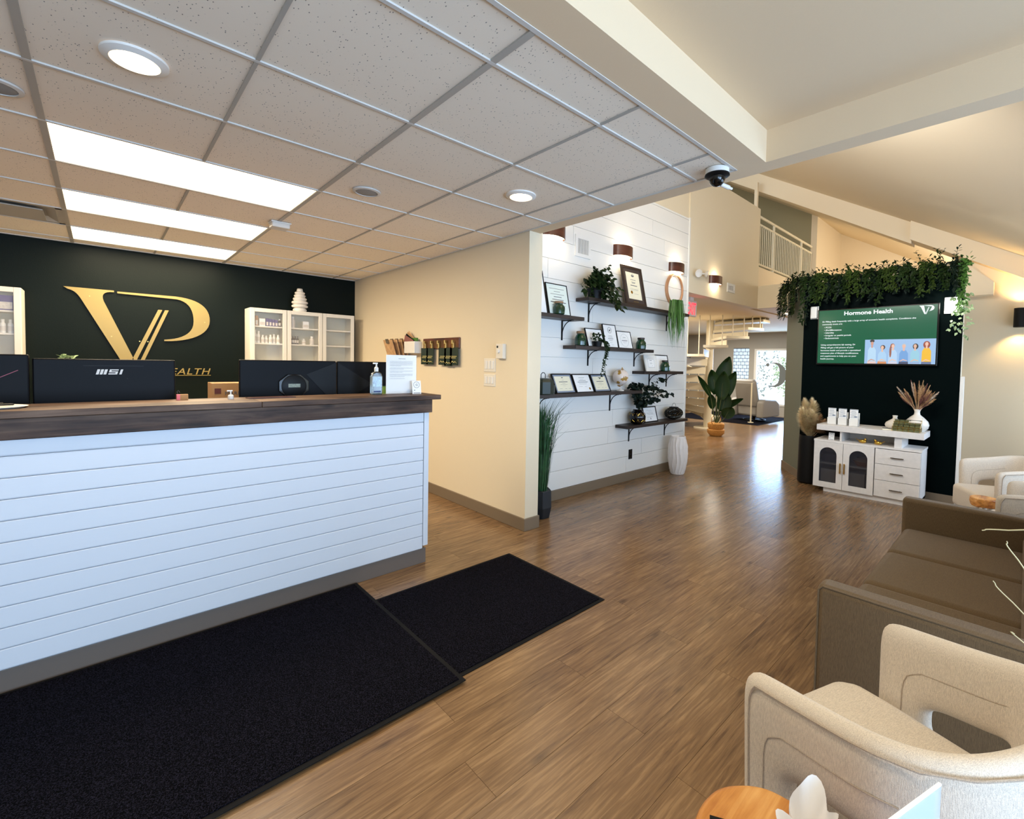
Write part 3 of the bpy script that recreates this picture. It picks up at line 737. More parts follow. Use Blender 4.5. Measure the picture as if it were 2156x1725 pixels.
# framed notice in acrylic holder
t = thing('notice_holder', 'white printed notice in a clear stand at the counter end', 'sign', (1.515, 3.03, ZT), math.radians(-4))
make('sheet', box(B(), -.108, .108, -.001, .001, .004, .270), M_paper, t)
make('holder', box(B(), -.110, .110, -.004, -.002, .0, .272), pmat('clear_acrylic', (1, 1, 1), .05, alpha=.12), t)
bm = B(); box(bm, -.022, .028, -.0018, -.0012, .243, .247)
rg = random.Random(3); zz = .226
for n_ in (5, 2, 2, 3, 1):
    for k in range(n_):
        box(bm, -.083, (.081 if k < n_-1 else rg.uniform(-.02, .05)), -.0018, -.0012, zz, zz+.0022); zz -= .0080
    zz -= .006
make('printed_lines', bm, M_inkl, t)
make('foot', box(B(), -.110, .110, -.004, .05, 0, .003), pmat('clear_acrylic', (1, 1, 1), .05, alpha=.12), t)
def smallcard(x, y, z, rz, label, s=1.0):
    t = thing('review_card', label, 'card', (x, y, z), rz)
    M = Matrix.Rotation(-.15, 4, 'X')
    bm = B(); box(bm, -.027*s, .027*s, -.002, .0, 0, .078*s, M); make('card', bm, M_paper, t)
    bm = B(); torus(bm, (0, -.0028, .054*s), .018*s, .0009*s, 'y', 24, 4); 
    for v in bm.verts: v.co = M @ v.co
    make('ring_mark', bm, M_ink, t)
    text_mesh('letter_mark', 'G', .018*s, M_ink, t, M @ facing(-.006*s, -.0026, .048*s, 0))
    bm = B(); box(bm, -.02*s, .02*s, -.0028, -.002, .004*s, .007*s, M); box(bm, -.017*s, -.010*s, -.0028, -.002, .020*s, .024*s, M); make('printed_lines', bm, M_ink, t)
    return t
smallcard(1.605, 2.975, ZT, math.radians(-4), 'small white review card with a round logo beside the notice', 1.2)
# green corner of a pot behind the sanitiser
t = thing('sticky_note_pad', 'green note block behind the sanitiser bottle', 'note pad', (1.418, 3.10, ZT))
make('pad', box(B(), -.012, .03, -.02, .02, 0, .05), pmat('lime_paper', sr(128, 160, 70), .8), t); make('cover', box(B(), -.013, .031, -.021, .021, .05, .052), M_leafs, t)
# small pump, boxes behind
t = thing('lotion_pump', 'small white lotion pump bottle in front of the cardboard box', 'bottle', (.52, 3.06, ZT))
bm = B(); lathe(bm, [(.014, 0), (.015, .006), (.014, .02), (.007, .026)], 16); make('bottle', bm, M_white, t, smooth=True)
bm = B(); lathe(bm, [(.003, .024), (.003, .045)], 8); box(bm, -.018, .008, -.004, .004, .044, .05); make('pump', bm, M_white, t)
t = thing('cardboard_box', 'brown cardboard shipping box behind the counter', 'box', (.62, 3.75, .75))
make('carton', box(B(), -.10, .10, -.08, .08, 0, .49), M_card, t, bevel=.003)
make('tape', box(B(), -.101, .101, -.02, .02, .485, .4915), pmat('packing_tape', sr(196, 150, 100), .3), t)
text_mesh('printed_word', 'MAREX', .035, M_ink, t, facing(-.03, -.081, .41, 0)); make('stamp', box(B(), -.085, -.05, -.0815, -.08, .42, .455), pmat('maroon_print', sr(96, 44, 40), .7), t)
t = thing('cardboard_box', 'tiny cardboard box with a pink side next to the logo monitor', 'box', (.345, 3.2, ZT-.0))
t.location = (.315, 3.12, ZT)
make('carton', box(B(), -.012, .022, -.015, .015, 0, .030), M_card, t); make('pink_panel', box(B(), -.026, -.012, -.015, .015, 0, .030), pmat('pink_paper', sr(230, 120, 130), .7), t)
bm = B(); tube(bm, [(-.02, 0, .03), (-.024, 0, .045), (-.018, 0, .052), (-.012, 0, .04)], .0008, 4); make('string_handle', bm, M_ink, t)
t = thing('white_dish', 'flat white dish with a cable at the left end of the counter', 'dish', (-.33, 2.99, ZT))
bm = B(); lathe(bm, [(.001, 0), (.09, 0), (.105, .008), (.10, .009), (.001, .004)], 32, cap=False); make('dish', bm, M_white, t, smooth=True)
bm = B(); tube(bm, [(-.05, .02, .012), (.0, .0, .02), (.03, .03, .018), (.06, .0, .014), (.02, -.03, .016)], .004, 6); make('cable', bm, M_black, t)
t = thing('magazine', 'dark magazine lying on the counter near the hub monitor', 'magazine', (.72, 3.07, ZT), .05)
make('cover', box(B(), -.12, .12, -.045, .045, 0, .004), pmat('dark_red_cover', sr(66, 34, 34), .4, vary=.4, vscale=30), t); make('pages', box(B(), -.118, .118, -.043, .043, -.0, .002), M_paper, t)
t = thing('posy', 'small glass posy of pale flowers behind the logo monitor', 'flowers', (-.22, 6.2, 0.75))
bm = B(); rg = random.Random(1)
bm = B(); lathe(bm, [(.03, .0), (.04, .1), (.03, .5), (.04, .55)], 16); make('vase', bm, M_glass, t, smooth=True)
bm = B()
for k in range(30): leaf(bm, (rg.uniform(-.05, .05), rg.uniform(-.03, .03), .60+rg.uniform(0, .04)), (rg.uniform(-1, 1), rg.uniform(-1, 1), rg.uniform(-.1, 1)), (0, 0, 1), .05, .035)
f = make('blossoms', bm, M_variegated, t, norm=False); f['kind'] = 'stuff'
make('back_counter', box(B(), 0, .01, 0, .01, 0, .01), M_white, t) if False else None

# back counter under the cabinets
t = thing('back_counter', 'low white back counter under the green wall', 'counter', (0, 6.2, 0))
make('cabinet_body', box(B(), -3.9, 2.5, 5.95, 6.48, .0, .72), M_cab, t, world=True); make('top', box(B(), -3.9, 2.53, 5.92, 6.48, .72, .75), M_cab, t, world=True, bevel=.003)

# ------------------------------------------------------------------ VP sign
t = thing('wall_sign', 'gold VP monogram sign with the word HEALTH on the green wall', 'sign', (.35, 6.48, 1.35))
Y0 = 6.468
def bez(p0, p1, p2, p3, n=10):
    return [tuple((1-s)**3*p0[i]+3*(1-s)**2*s*p1[i]+3*(1-s)*s*s*p2[i]+s**3*p3[i] for i in (0, 1)) for s in [k/n for k in range(n)]]
V = []
V += [(-.249, 2.066), (.108, 2.066), (.108, 2.050)]
V += bez((.108, 2.050), (.03, 2.050), (.0, 2.02), (.045, 1.915), 8)
V += [(.252, 1.375), (.232, 1.310), (.165, 1.33)]
V += [(-.115, 1.925)]
V += bez((-.115, 1.925), (-.15, 2.0), (-.17, 2.045), (-.249, 2.048), 8)
bm = B(); prism(bm, V, Y0, Y0+.012, 'xz'); make('letter_v', bm, M_gold, t, world=True)
bm = B(); prism(bm, [(.452, 1.905), (.486, 1.905), (.262, 1.33), (.236, 1.36)], Y0, Y0+.012, 'xz'); make('letter_v_stroke', bm, M_gold, t, world=True)
P_ = [(.132, 2.060), (.60, 2.062)]
P_ += bez((.60, 2.062), (.80, 2.055), (.905, 1.97), (.902, 1.82), 12)
P_ += bez((.902, 1.82), (.90, 1.66), (.72, 1.575), (.500, 1.572), 12)
P_ += [(.500, 1.572), (.500, 1.588)]
P_ += bez((.500, 1.588), (.64, 1.60), (.755, 1.66), (.755, 1.80), 10)
P_ += bez((.755, 1.80), (.755, 1.95), (.70, 2.035), (.575, 2.035), 10)
P_ += [(.132, 2.042)]
bm = B(); prism(bm, P_, Y0, Y0+.012, 'xz'); make('letter_p', bm, M_gold, t, world=True)
bm = B(); prism(bm, [(.508, 1.905), (.540, 1.905), (.318, 1.31), (.286, 1.31)], Y0, Y0+.012, 'xz'); make('letter_p_stroke', bm, M_gold, t, world=True)
o = text_mesh('word_health', 'HEALTH', .098, M_gold, t, Matrix.Translation((-.35, -6.48, -1.35)) @ facing(.455, Y0, 1.212, 0), extrude=.003, shear=.25, spacing=1.12, bold=.0006, sx=1.12)
make('underline', box(B(), .30, .91, Y0, Y0+.008, 1.198, 1.204), M_gold, t, world=True)
bm = B()
for a, b in ((-.07, 1.99), (.085, 1.60), (.855, 1.80), (.30, 1.56), (.365, 1.56)):
    box(bm, a-.005, a+.005, Y0-.003, Y0, b-.005, b+.005)
make('mounting_studs', bm, M_brass, t, world=True)

# ------------------------------------------------------------------ glass wall cabinets
def bottle(bm, x, y, z, r, h, neck=.45, n=12):
    lathe(bm, [(r, 0), (r, h*.68), (r*neck, h*.80), (r*neck, h)], n, (x, y, z))
def wallcab(x0, x1, z0, z1, y0, label):
    t = thing('wall_cabinet', label, 'cabinet', ((x0+x1)/2, 6.49, z0), group='white glass-door wall cabinets')
    y1 = 6.485; th = .018
    bm = B(); box(bm, x0, x0+th, y0+.02, y1, z0, z1); box(bm, x1-th, x1, y0+.02, y1, z0, z1); box(bm, x0+th, x1-th, y0+.02, y1, z1-th, z1); box(bm, x0+th, x1-th, y0+.02, y1, z0, z0+th)
    make('carcass', bm, M_cab, t, world=True)
    make('back_panel', box(B(), x0+th, x1-th, y1-.01, y1, z0+th, z1-th), M_cabin, t, world=True)
    sh = []
    for k in (1, 2, 3):
        zk = z1-.018-k*.20
        if zk > z0+.08: make('shelf', box(B(), x0+th, x1-th, y0+.04, y1-.01, zk, zk+.016), M_cab, t, world=True); sh.append(zk+.016)
    fr = .045
    bm = B(); box(bm, x0+.002, x0+fr, y0, y0+.02, z0, z1); box(bm, x1-fr, x1-.002, y0, y0+.02, z0, z1); box(bm, x0+fr, x1-fr, y0, y0+.02, z1-fr, z1); box(bm, x0+fr, x1-fr, y0, y0+.02, z0, z0+fr)
    d = make('door', bm, M_cab, t, world=True, bevel=.003)
    g = make('glass_pane', box(B(), x0+fr, x1-fr, y0+.008, y0+.012, z0+fr, z1-fr), pmat('cabinet_glass', (1, 1, 1), .02, alpha=.07, spec=.8), None)
    g.data.transform(Matrix.Translation((-(x0+x1)/2, -6.49, -z0))); g.parent = d
    return t, sh
cz0, cz1, cy0 = 1.16, 1.99, 6.20
_, s1 = wallcab(1.245, 1.625, cz0, cz1, cy0, 'left of three white glass-door cabinets, full of bottles')
_, s2 = wallcab(1.627, 2.030, cz0, cz1, cy0, 'middle white glass-door cabinet under the ribbed vase')
_, s3 = wallcab(2.032, 2.430, cz0, cz1, cy0, 'right white glass-door cabinet with empty shelves')
_, s4 = wallcab(-.92, -.50, cz0, cz1, cy0, 'white glass-door cabinet left of the gold sign')
M_amber = pmat('dark_amber_bottle', sr(44, 26, 18), .2); M_lab = pmat('pale_label', sr(214, 206, 196), .6, vary=.15, vscale=80); M_purple = pmat('purple_carton', sr(64, 48, 120), .5)
def vial(x, y, z, r, h, mat, cap, label, group):
    t = thing('supplement_bottle', label, 'bottle', (x, y, z), group=group)
    bm = B(); lathe(bm, [(r, 0), (r, h*.66), (r*.55, h*.78), (r*.55, h*.84)], 12); make('bottle', bm, mat, t, smooth=True)
    bm = B(); lathe(bm, [(r*.62, h*.82), (r*.62, h)], 12); make('cap', bm, cap, t)
    bm = B(); lathe(bm, [(r*1.02, h*.15), (r*1.02, h*.5)], 12, cap=False); make('label', bm, M_lab, t, smooth=True)
def carton(x, y, z, w_, d_, h_, mat, label, group):
    t = thing('supplement_box', label, 'box', (x, y, z), group=group)
    make('carton', box(B(), -w_/2, w_/2, -d_/2, d_/2, 0, h_), mat, t); make('label', box(B(), -w_/2+.004, w_/2-.004, -d_/2-.001, -d_/2, .01, h_*.55), M_lab, t)
ya = 6.27
g1 = 'supplements in the left glass cabinet'; g2 = 'supplements in the middle glass cabinet'
carton(1.318, ya, s1[0], .03, .04, .115, M_card, 'tan carton at the left of the upper cabinet shelf', g1)
carton(1.375, ya, s1[0], .06, .05, .085, M_paper, 'white and blue carton on the upper left cabinet shelf', g1)
for k in range(4): carton(1.428+.032*k, ya, s1[0], .028, .04, .092-.004*k, M_purple, ['first', 'second', 'third', 'fourth'][k]+' purple-topped carton from the left in the left cabinet', g1)
vial(1.56, ya, s1[0], .016, .095, M_amber, M_white, 'dropper bottle with white cap at the end of the purple cartons', g1)
for k, (x, h) in enumerate(((1.305, .15), (1.345, .14), (1.385, .095), (1.425, .09), (1.465, .10), (1.505, .11), (1.545, .10))):
    vial(x, ya+.02*(k % 2), s1[1], .018, h, M_white, M_white, ['first, tallest', 'second', 'third', 'fourth', 'fifth', 'sixth', 'last'][k]+' white supplement bottle from the left on the lower shelf of the left cabinet', g1)
vial(1.705, ya, s2[0], .026, .135, M_lab, M_white, 'tall white bottle with a red label in the middle cabinet', g2)
carton(1.85, ya, s2[0], .065, .05, .085, M_paper, 'small white carton in the middle cabinet', g2)
for k in range(4): vial(1.682+.026*k, ya, s2[1], .012, .10, M_amber, M_amber, ['first', 'second', 'third', 'fourth'][k]+' dark dropper bottle from the left in the middle cabinet', g2)
vial(1.83, ya, s2[1], .022, .07, M_white, M_white, 'short white jar beside the dark droppers', g2)
vial(1.925, ya, s2[1], .026, .105, M_lab, M_white, 'white bottle with an orange label at the right of the middle cabinet', g2)
for k in range(3): vial(-.66+.045*k, ya, s4[1], .018, .12, M_white, M_white, ['left', 'middle', 'right'][k]+' of three white bottles in the cabinet left of the gold sign', 'supplements in the far left glass cabinet')
carton(-.60, ya, s4[0], .10, .06, .13, M_purple, 'purple carton in the far left cabinet', 'supplements in the far left glass cabinet')
t = thing('ribbed_vase', 'cream stacked-ring vase on top of the glass cabinets', 'vase', (1.80, 6.32, cz1))
bm = B(); prof = [(.075, 0)]
zz = .0
for k, (rr_, hh) in enumerate(((.078, .05), (.092, .045), (.092, .045), (.078, .042), (.066, .036), (.058, .034), (.036, .03))):
    n_ = 6
    for q in range(1, n_+1):
        a = PI*q/n_; prof.append((rr_*.70+rr_*.30*math.sin(a)**.6 if q < n_ else rr_*.68, zz+hh*q/n_))
    zz += hh
prof.append((.03, zz+.005)); lathe(bm, prof, 36); make('body', bm, M_whitec, t, smooth=True)
bm = B(); torus(bm, (0, 0, zz+.004), .028, .004, 'z', 24, 6); make('rim', bm, M_whitec, t, smooth=True)

# ------------------------------------------------------------------ things on the beige partition (faces -x at x=2.548); local frame: +X toward camera side is -y
XW = 2.548
def wp(y0, y1, z0, z1, d0, d1): return box(B(), XW-d1, XW-d0, y0, y1, z0, z1)
t = thing('key_rack', 'walnut wall rack with gold clips holding dark green cards', 'rack', (XW, 4.2, 1.54))
make('board', wp(3.86, 4.56, 1.54, 1.652, .0, .02), M_sconce, t, world=True, bevel=.006)
for k in range(5):
    y = 4.49-.137*k
    bm = wp(y-.018, y+.018, 1.545, 1.60, .02, .045); box(bm, XW-.055, XW-.02, y-.011, y+.011, 1.585, 1.625)
    make('gold_clip', bm, M_brass, t, world=True, bevel=.003)
M_gcard = pmat('dark_green_card', sr(10, 38, 24), .5); M_foil = pmat('gold_foil', sr(206, 190, 120), .4)
for k, y in enumerate((4.50, 4.385, 4.14, 4.03, 3.925)):
    tt = thing('gift_card', ['dark green gift card hanging under the first gold clip', 'dark green gift card under the second gold clip', 'dark green gift card under the middle gold clip', 'dark green gift card under the fourth gold clip', 'dark green gift card under the last gold clip, nearest the switches'][k], 'card', (XW-.03, y, 1.375), group='green cards hanging from the wall rack')
    dz = -.01 if k == 3 else 0
    make('card', box(B(), -.006, 0, -.072, .072, dz, .175), M_gcard, tt)
    bm = B(); box(bm, -.0066, -.006, -.05, .04, .085, .091); box(bm, -.0066, -.006, -.035, .05, .070, .076)
    prism(bm, [(-.055, .02+dz), (-.02, .04+dz), (0, .03+dz), (.03, .045+dz), (.055, .02+dz), (.03, .036+dz), (0, .024+dz), (-.02, .033+dz)], -.0066, -.006, 'yz')
    make('gold_print', bm, M_foil, tt)
t = thing('brochure_pocket', 'white wall pocket with green and tan leaflets', 'holder', (XW, 4.75, 1.5))
make('pocket', wp(4.62, 4.86, 1.495, 1.625, .0, .09), M_white, t, world=True, bevel=.004)
bm = wp(4.65, 4.83, 1.60, 1.665, .03, .05); make('green_leaflet', bm, M_leafs, t, world=True)
for k in range(4):
    bm = B(); box(bm, -.003, .0, -.04, .04, 0, .20, Matrix.Translation((XW-.03-.014*k, 4.72-.01*k, 1.60)) @ Matrix.Rotation(-.95-.10*k, 4, 'X'))
    make('leaflet', bm, [M_dry1, M_pampasb, M_green, M_dry2][k], t, world=True)
t = thing('clipboard_holder', 'brown clipboards standing in a wall file beside the white pocket', 'clipboard', (XW, 5.05, 1.5))
for k in range(4):
    bm = B(); box(bm, -.004, .0, -.11, .11, 0, .27, Matrix.Translation((XW-.02-.035*k, 4.98+.015*k, 1.385)) @ Matrix.Rotation(-.12-.06*k, 4, 'Y'))
    c = make('clipboard', bm, M_pampasb, t, world=True)
    bm = B(); box(bm, -.01, .0, -.03, .03, .23, .28, Matrix.Translation((XW-.025-.035*k, 4.98+.015*k, 1.385)) @ Matrix.Rotation(-.12-.06*k, 4, 'Y'))
    make('metal_clip', bm, pmat('steel', sr(150, 140, 120), .3, metal=1), t, world=True)
t = thing('thermostat', 'white wall thermostat with round dial above the light switches', 'thermostat', (XW, 3.2, 1.5))
make('body', wp(3.155, 3.255, 1.445, 1.575, 0, .035), M_cab, t, world=True, bevel=.004)
bm = B(); lathe(bm, [(.017, 0), (.015, .012)], 20); bmesh.ops.transform(bm, matrix=Matrix.Translation((XW-.035, 3.215, 1.51)) @ Matrix.Rotation(-PI/2, 4, 'Y'), verts=bm.verts); make('dial', bm, M_white, t, world=True, smooth=True)
bm = B(); lathe(bm, [(.010, 0), (.010, .003)], 16); bmesh.ops.transform(bm, matrix=Matrix.Translation((XW-.035, 3.23, 1.548)) @ Matrix.Rotation(-PI/2, 4, 'Y'), verts=bm.verts); make('sensor_hole', bm, M_black, t, world=True)
for k, (z0, z1) in enumerate(((1.325, 1.447), (1.193, 1.303))):
    t = thing('light_switch_plate', ['upper triple light switch plate on the beige partition', 'lower triple light switch plate on the beige partition'][k], 'light switch', (XW, 3.38, z0), group='triple light switches on the partition')
    make('plate', wp(3.297, 3.467, z0, z1, 0, .006), M_cab, t, world=True, bevel=.003)
    for q in range(3):
        y = 3.337+.046*q; make('rocker', wp(y-.016, y+.016, z0+.025, z1-.022, .006, .011), M_white, t, world=True, bevel=.002)

# ------------------------------------------------------------------ shiplap wall fittings
def bracket(t, x, ztop, d=.16, h=.17):
    bm = B(); box(bm, x-.010, x+.010, YS-.006, YS, ztop-h, ztop); box(bm, x-.010, x+.010, YS-d, YS, ztop-.006, ztop)
    pts = [(x, YS-.005-(d-.02)*math.sin(a)*.0-(d-.03)*(1-math.cos(a)), ztop-.006-(h-.05)*(1-math.sin(a))) for a in [PI/2*k/8 for k in range(9)]]
    tube(bm, pts, .005, 6)
    return make('bracket', bm, M_black, t, world=True)
SD = .185
def shelf(x0, x1, ztop, label, brs, th=.036, d=SD, hb=.17):
    t = thing('floating_shelf', label, 'shelf', ((x0+x1)/2, YS, ztop-th), group='dark wood shelves on the shiplap wall')
    make('board', box(B(), x0, x1, YS-d, YS-.001, ztop-th, ztop), M_shelf, t, world=True, bevel=.003)
    for b in brs: bracket(t, b, ztop-th, d-.03, hb)
    return ztop
Z1 = shelf(2.76, 3.56, 1.888, 'dark wood shelf at the upper left, half behind the partition', [3.42], hb=.20)
Z2 = shelf(3.62, 5.66, 2.105, 'long top dark wood shelf with the ivy and framed certificate', [3.83, 5.40], hb=.20)
Z3 = shelf(3.44, 4.84, 1.600, 'dark wood shelf with two green jars and three certificates', [3.834, 4.69])
Z4 = shelf(4.66, 5.55, 1.340, 'short dark wood shelf with two frames and one green jar', [5.027, 5.43])
Z5 = shelf(2.72, 4.62, 1.115, 'long dark wood shelf with three diplomas and a globe', [3.1, 4.236], hb=.20)
Z6 = shelf(4.35, 5.70, 0.708, 'lowest dark wood shelf with gold pot and openwork lantern', [4.622, 5.42], hb=.19)

def frame(name, label, x0, x1, z0, h, yb, lean, fw_=.012, fm=None, mats=None, paper=None, lines=(), extra=None, cat='picture frame', group=None, depth=.014):
    """leaning frame; yb = y of its bottom front edge, lean = offset of the top toward the wall"""
    fm = fm or M_black; wd = (x1-x0)/2
    t = thing(name, label, cat, ((x0+x1)/2, yb, z0), group=group)
    ang = math.asin(min(.9, lean/h)); Mx = Matrix.Rotation(-ang, 4, 'X')
    bm = B()
    for q in ((-wd, -wd+fw_, 0, h), (wd-fw_, wd, 0, h), (-wd+fw_, wd-fw_, 0, fw_), (-wd+fw_, wd-fw_, h-fw_, h)):
        box(bm, q[0], q[1], 0, depth, q[2], q[3], Mx)
    make('frame', bm, fm, t)
    a = fw_
    make('backing', box(B(), -wd+fw_*.5, wd-fw_*.5, depth*.5, depth*.9, fw_*.5, h-fw_*.5, Mx), M_black, t)
    y = depth*.35
    if mats:
        make('mount', box(B(), -wd+fw_, wd-fw_, y, y+.002, fw_, h-fw_, Mx), mats[0], t); y -= .0012; a += mats[1]
    make('sheet', box(B(), -wd+a, wd-a, y, y+.001, a, h-a, Mx), paper or M_paper, t)
    bm = B()
    for (u0, u1, v0, v1) in lines:
        hw = wd-a; hh = h-2*a
        box(bm, u0*hw, u1*hw, y-.0006, y, a+v0*hh, a+v1*hh, Mx)
    if lines: make('printed_lines', bm, M_ink if not paper else M_inkl if paper is M_paper else M_ink, t)
    return t, Mx, y, a, wd, h
def certlines(seed, n=6, top=.85, bot=.2, wid=.6):
    r_ = random.Random(seed); out = []
    for k in range(n):
        v = top-(top-bot)*k/(n-1); q = wid*r_.uniform(.35, 1); th = r_.choice((.012, .02, .012, .03))
        out.append((-q, q, v, v+th))
    return out
# shelf 1
frame('certificate_frame', 'tall thin black frame half hidden behind the partition', 2.80, 3.095, Z1, .43, 3.20, .09, .008, lines=certlines(1, 7))
t, Mx, y, a, wd, h = frame('certificate_frame', 'thin black framed certificate behind the green jar on the upper left shelf', 3.10, 3.40, Z1, .318, 3.185, .07, .008, paper=pmat('pale_teal_paper', sr(222, 232, 224), .7), lines=certlines(2, 8, wid=.75))
def jar(x, y, z, h, r, label, lid, grp='green glazed jars on the shelves'):
    t = thing('green_jar', label, 'jar', (x, y, z), group=grp)
    bm = B(); lathe(bm, [(r*.82, 0), (r*.97, .008), (r, h*.30), (r*.98, h*.55), (r*.72, h*.74), (r*.62, h*.78), (r*.66, h*.86)], 28); make('body', bm, M_greenglass, t, smooth=True)
    bm = B(); lathe(bm, [(r*.70, h*.84), (r*.70, h)], 28); make('lid', bm, lid, t, smooth=True, bevel=.002)
    bm = B()
    make('body_rings', torus(torus(bm, (0, 0, h*.40), r*1.0, .0018, 'z', 28, 5), (0, 0, h*.5), r*.99, .0018, 'z', 28, 5), M_greenglass, t, smooth=True)
M_cork = pmat('cork_lid', sr(150, 116, 84), .7)
jar(3.205, 3.165, Z1, .125, .059, 'green jar with cork lid in front of the leaning certificate, upper left shelf', M_cork)
jar(3.58, 3.215, Z3, .150, .060, 'green jar with cork lid at the left end of the three-certificate shelf', M_cork)
jar(4.665, 3.215, Z3, .140, .062, 'green jar with dark lid at the right end of the three-certificate shelf', M_shelf)
jar(5.165, 3.19, Z4, .140, .060, 'green jar with dark lid on the short right shelf', M_shelf)
# shelf 2: certificate
t, Mx, y, a, wd, h = frame('certificate_frame', 'large dark framed certificate with gold seal on the top shelf', 4.305, 4.715, Z2, .475, 3.175, .10, .03, fm=pmat('dark_espresso_frame', sr(44, 32, 28), .35), mats=(pmat('espresso_mount', sr(60, 48, 42), .8), .045), paper=M_cream_paper, lines=[(-.2, .2, .86, .90), (-.4, .4, .72, .735), (-.3, .3, .64, .65), (-.25, .25, .60, .62), (-.5, .5, .5, .525), (-.6, .6, .38, .385), (-.55, .55, .34, .345), (-.1, .55, .2, .205)])
bm = B(); lathe(bm, [(.001, .001), (.017, .001), (.019, 0)], 20, cap=False); bmesh.ops.transform(bm, matrix=Mx @ Matrix.Translation((-.06, y-.001, .155)) @ Matrix.Rotation(PI/2, 4, 'X'), verts=bm.verts); make('gold_seal', bm, M_goldm, t)
bm = B(); torus(bm, (0, y-.001, .365), .018, .002, 'y', 16, 4); box(bm, -.02, .02, y-.0016, y-.0006, .352, .358); [setattr(v, 'co', Mx @ v.co) for v in bm.verts]; make('crest', bm, M_ink, t)
make('plaque', box(B(), -.05, .05, .003, .005, .038, .052, Mx), pmat('steel', sr(150, 140, 120), .3, metal=1), t)
# shelf 3 certificates
ln = certlines(11, 3, .75, .45)
frame('certificate_frame', 'wide leaning certificate beside the left green jar', 3.690, 3.965, Z3, .205, 3.195, .06, .007, lines=[(-.45, .45, .72, .735), (-.1, .1, .60, .61), (-.4, .4, .48, .49)])
t, Mx, y, a, wd, h = frame('certificate_frame', 'tall narrow certificate with a round emblem in the middle of the shelf', 3.965, 4.195, Z3, .265, 3.185, .06, .007, lines=[(-.3, .3, .50, .51), (-.35, .35, .44, .45), (-.42, .42, .37, .39), (-.3, .3, .30, .31), (-.2, .2, .2, .205), (.0, .4, .1, .105)])
bm = B(); torus(bm, (0, y-.001, .20), .034, .0012, 'y', 28, 4); torus(bm, (0, y-.001, .20), .029, .0007, 'y', 28, 4); prism(bm, [(-.014, .19), (-.004, .212), (.004, .2), (.014, .214), (.01, .188)], y-.0016, y-.0006, 'xz'); [setattr(v, 'co', Mx @ v.co) for v in bm.verts]; make('emblem', bm, M_ink, t)
t, Mx, y, a, wd, h = frame('certificate_frame', 'certificate with a wreath circle next to the right green jar', 4.215, 4.485, Z3, .205, 3.195, .05, .007, lines=[(-.2, .2, .64, .66), (-.35, .35, .56, .565), (-.4, .4, .44, .475), (-.3, .3, .36, .365), (-.2, .2, .3, .305)])
bm = B(); torus(bm, (0, y-.001, .098), .075, .001, 'y', 24, 4); [setattr(v, 'co', Mx @ v.co) for v in bm.verts]; make('wreath_circle', bm, M_inkl, t)
# shelf 4
frame('certificate_frame', 'white frame with black inner line on the short right shelf', 4.775, 5.035, Z4, .205, 3.195, .05, .018, fm=M_white, mats=(M_white, .03), lines=[(-.85, .85, .0, .02), (-.85, .85, .98, 1.0), (-.85, -.83, 0, 1), (.83, .85, 0, 1), (-.3, .3, .80, .84), (-.3, .3, .55, .56), (-.35, .35, .49, .5), (-.3, .3, .43, .44), (.1, .4, .2, .21)])
frame('certificate_frame', 'black frame with blank white sheet behind a green jar', 5.070, 5.355, Z4, .215, 3.225, .05, .010, lines=[(-.5, .5, .78, .785)])
# shelf 5
t, _, y, _, _, _ = frame('diploma_frame', 'left black framed diploma with cream paper on the long shelf', 3.225, 3.505, Z5, .215, 3.185, .09, .010, mats=(M_mat, .018), paper=M_cream_paper, lines=[(-.12, .1, .88, .93), (-.12, .12, .74, .75), (-.55, .55, .60, .64), (-.2, .2, .5, .51), (-.45, .45, .42, .43), (-.15, .15, .34, .345), (-.7, -.35, .15, .16), (.0, .25, .15, .16), (.45, .8, .15, .16)], group='diploma frames on the long shelf')
t, Mx, y, _, _, _ = frame('diploma_frame', 'middle black framed diploma with white paper and gold seal', 3.52, 3.795, Z5, .212, 3.185, .09, .010, paper=M_paper, lines=[(-.35, .35, .82, .84), (-.2, .2, .74, .75), (-.4, .45, .66, .69), (-.6, .65, .56, .60), (-.5, .5, .50, .51), (-.45, .45, .44, .45), (-.6, -.15, .3, .31), (.1, .4, .3, .31)], group='diploma frames on the long shelf')
bm = B(); lathe(bm, [(.001, .001), (.012, .001), (.014, 0)], 16, cap=False); bmesh.ops.transform(bm, matrix=Mx @ Matrix.Translation((.085, y-.001, .045)) @ Matrix.Rotation(PI/2, 4, 'X'), verts=bm.verts); make('gold_seal', bm, M_brass, t)
frame('diploma_frame', 'right black framed diploma with cream paper next to the globe', 3.81, 4.08, Z5, .210, 3.185, .09, .010, mats=(M_mat, .018), paper=M_cream_paper, lines=[(-.12, .1, .88, .93), (-.12, .12, .74, .75), (-.55, .55, .60, .64), (-.2, .2, .5, .51), (-.45, .45, .42, .43), (-.15, .15, .34, .345), (-.7, -.35, .15, .16), (.0, .25, .15, .16), (.45, .8, .15, .16)], group='diploma frames on the long shelf')
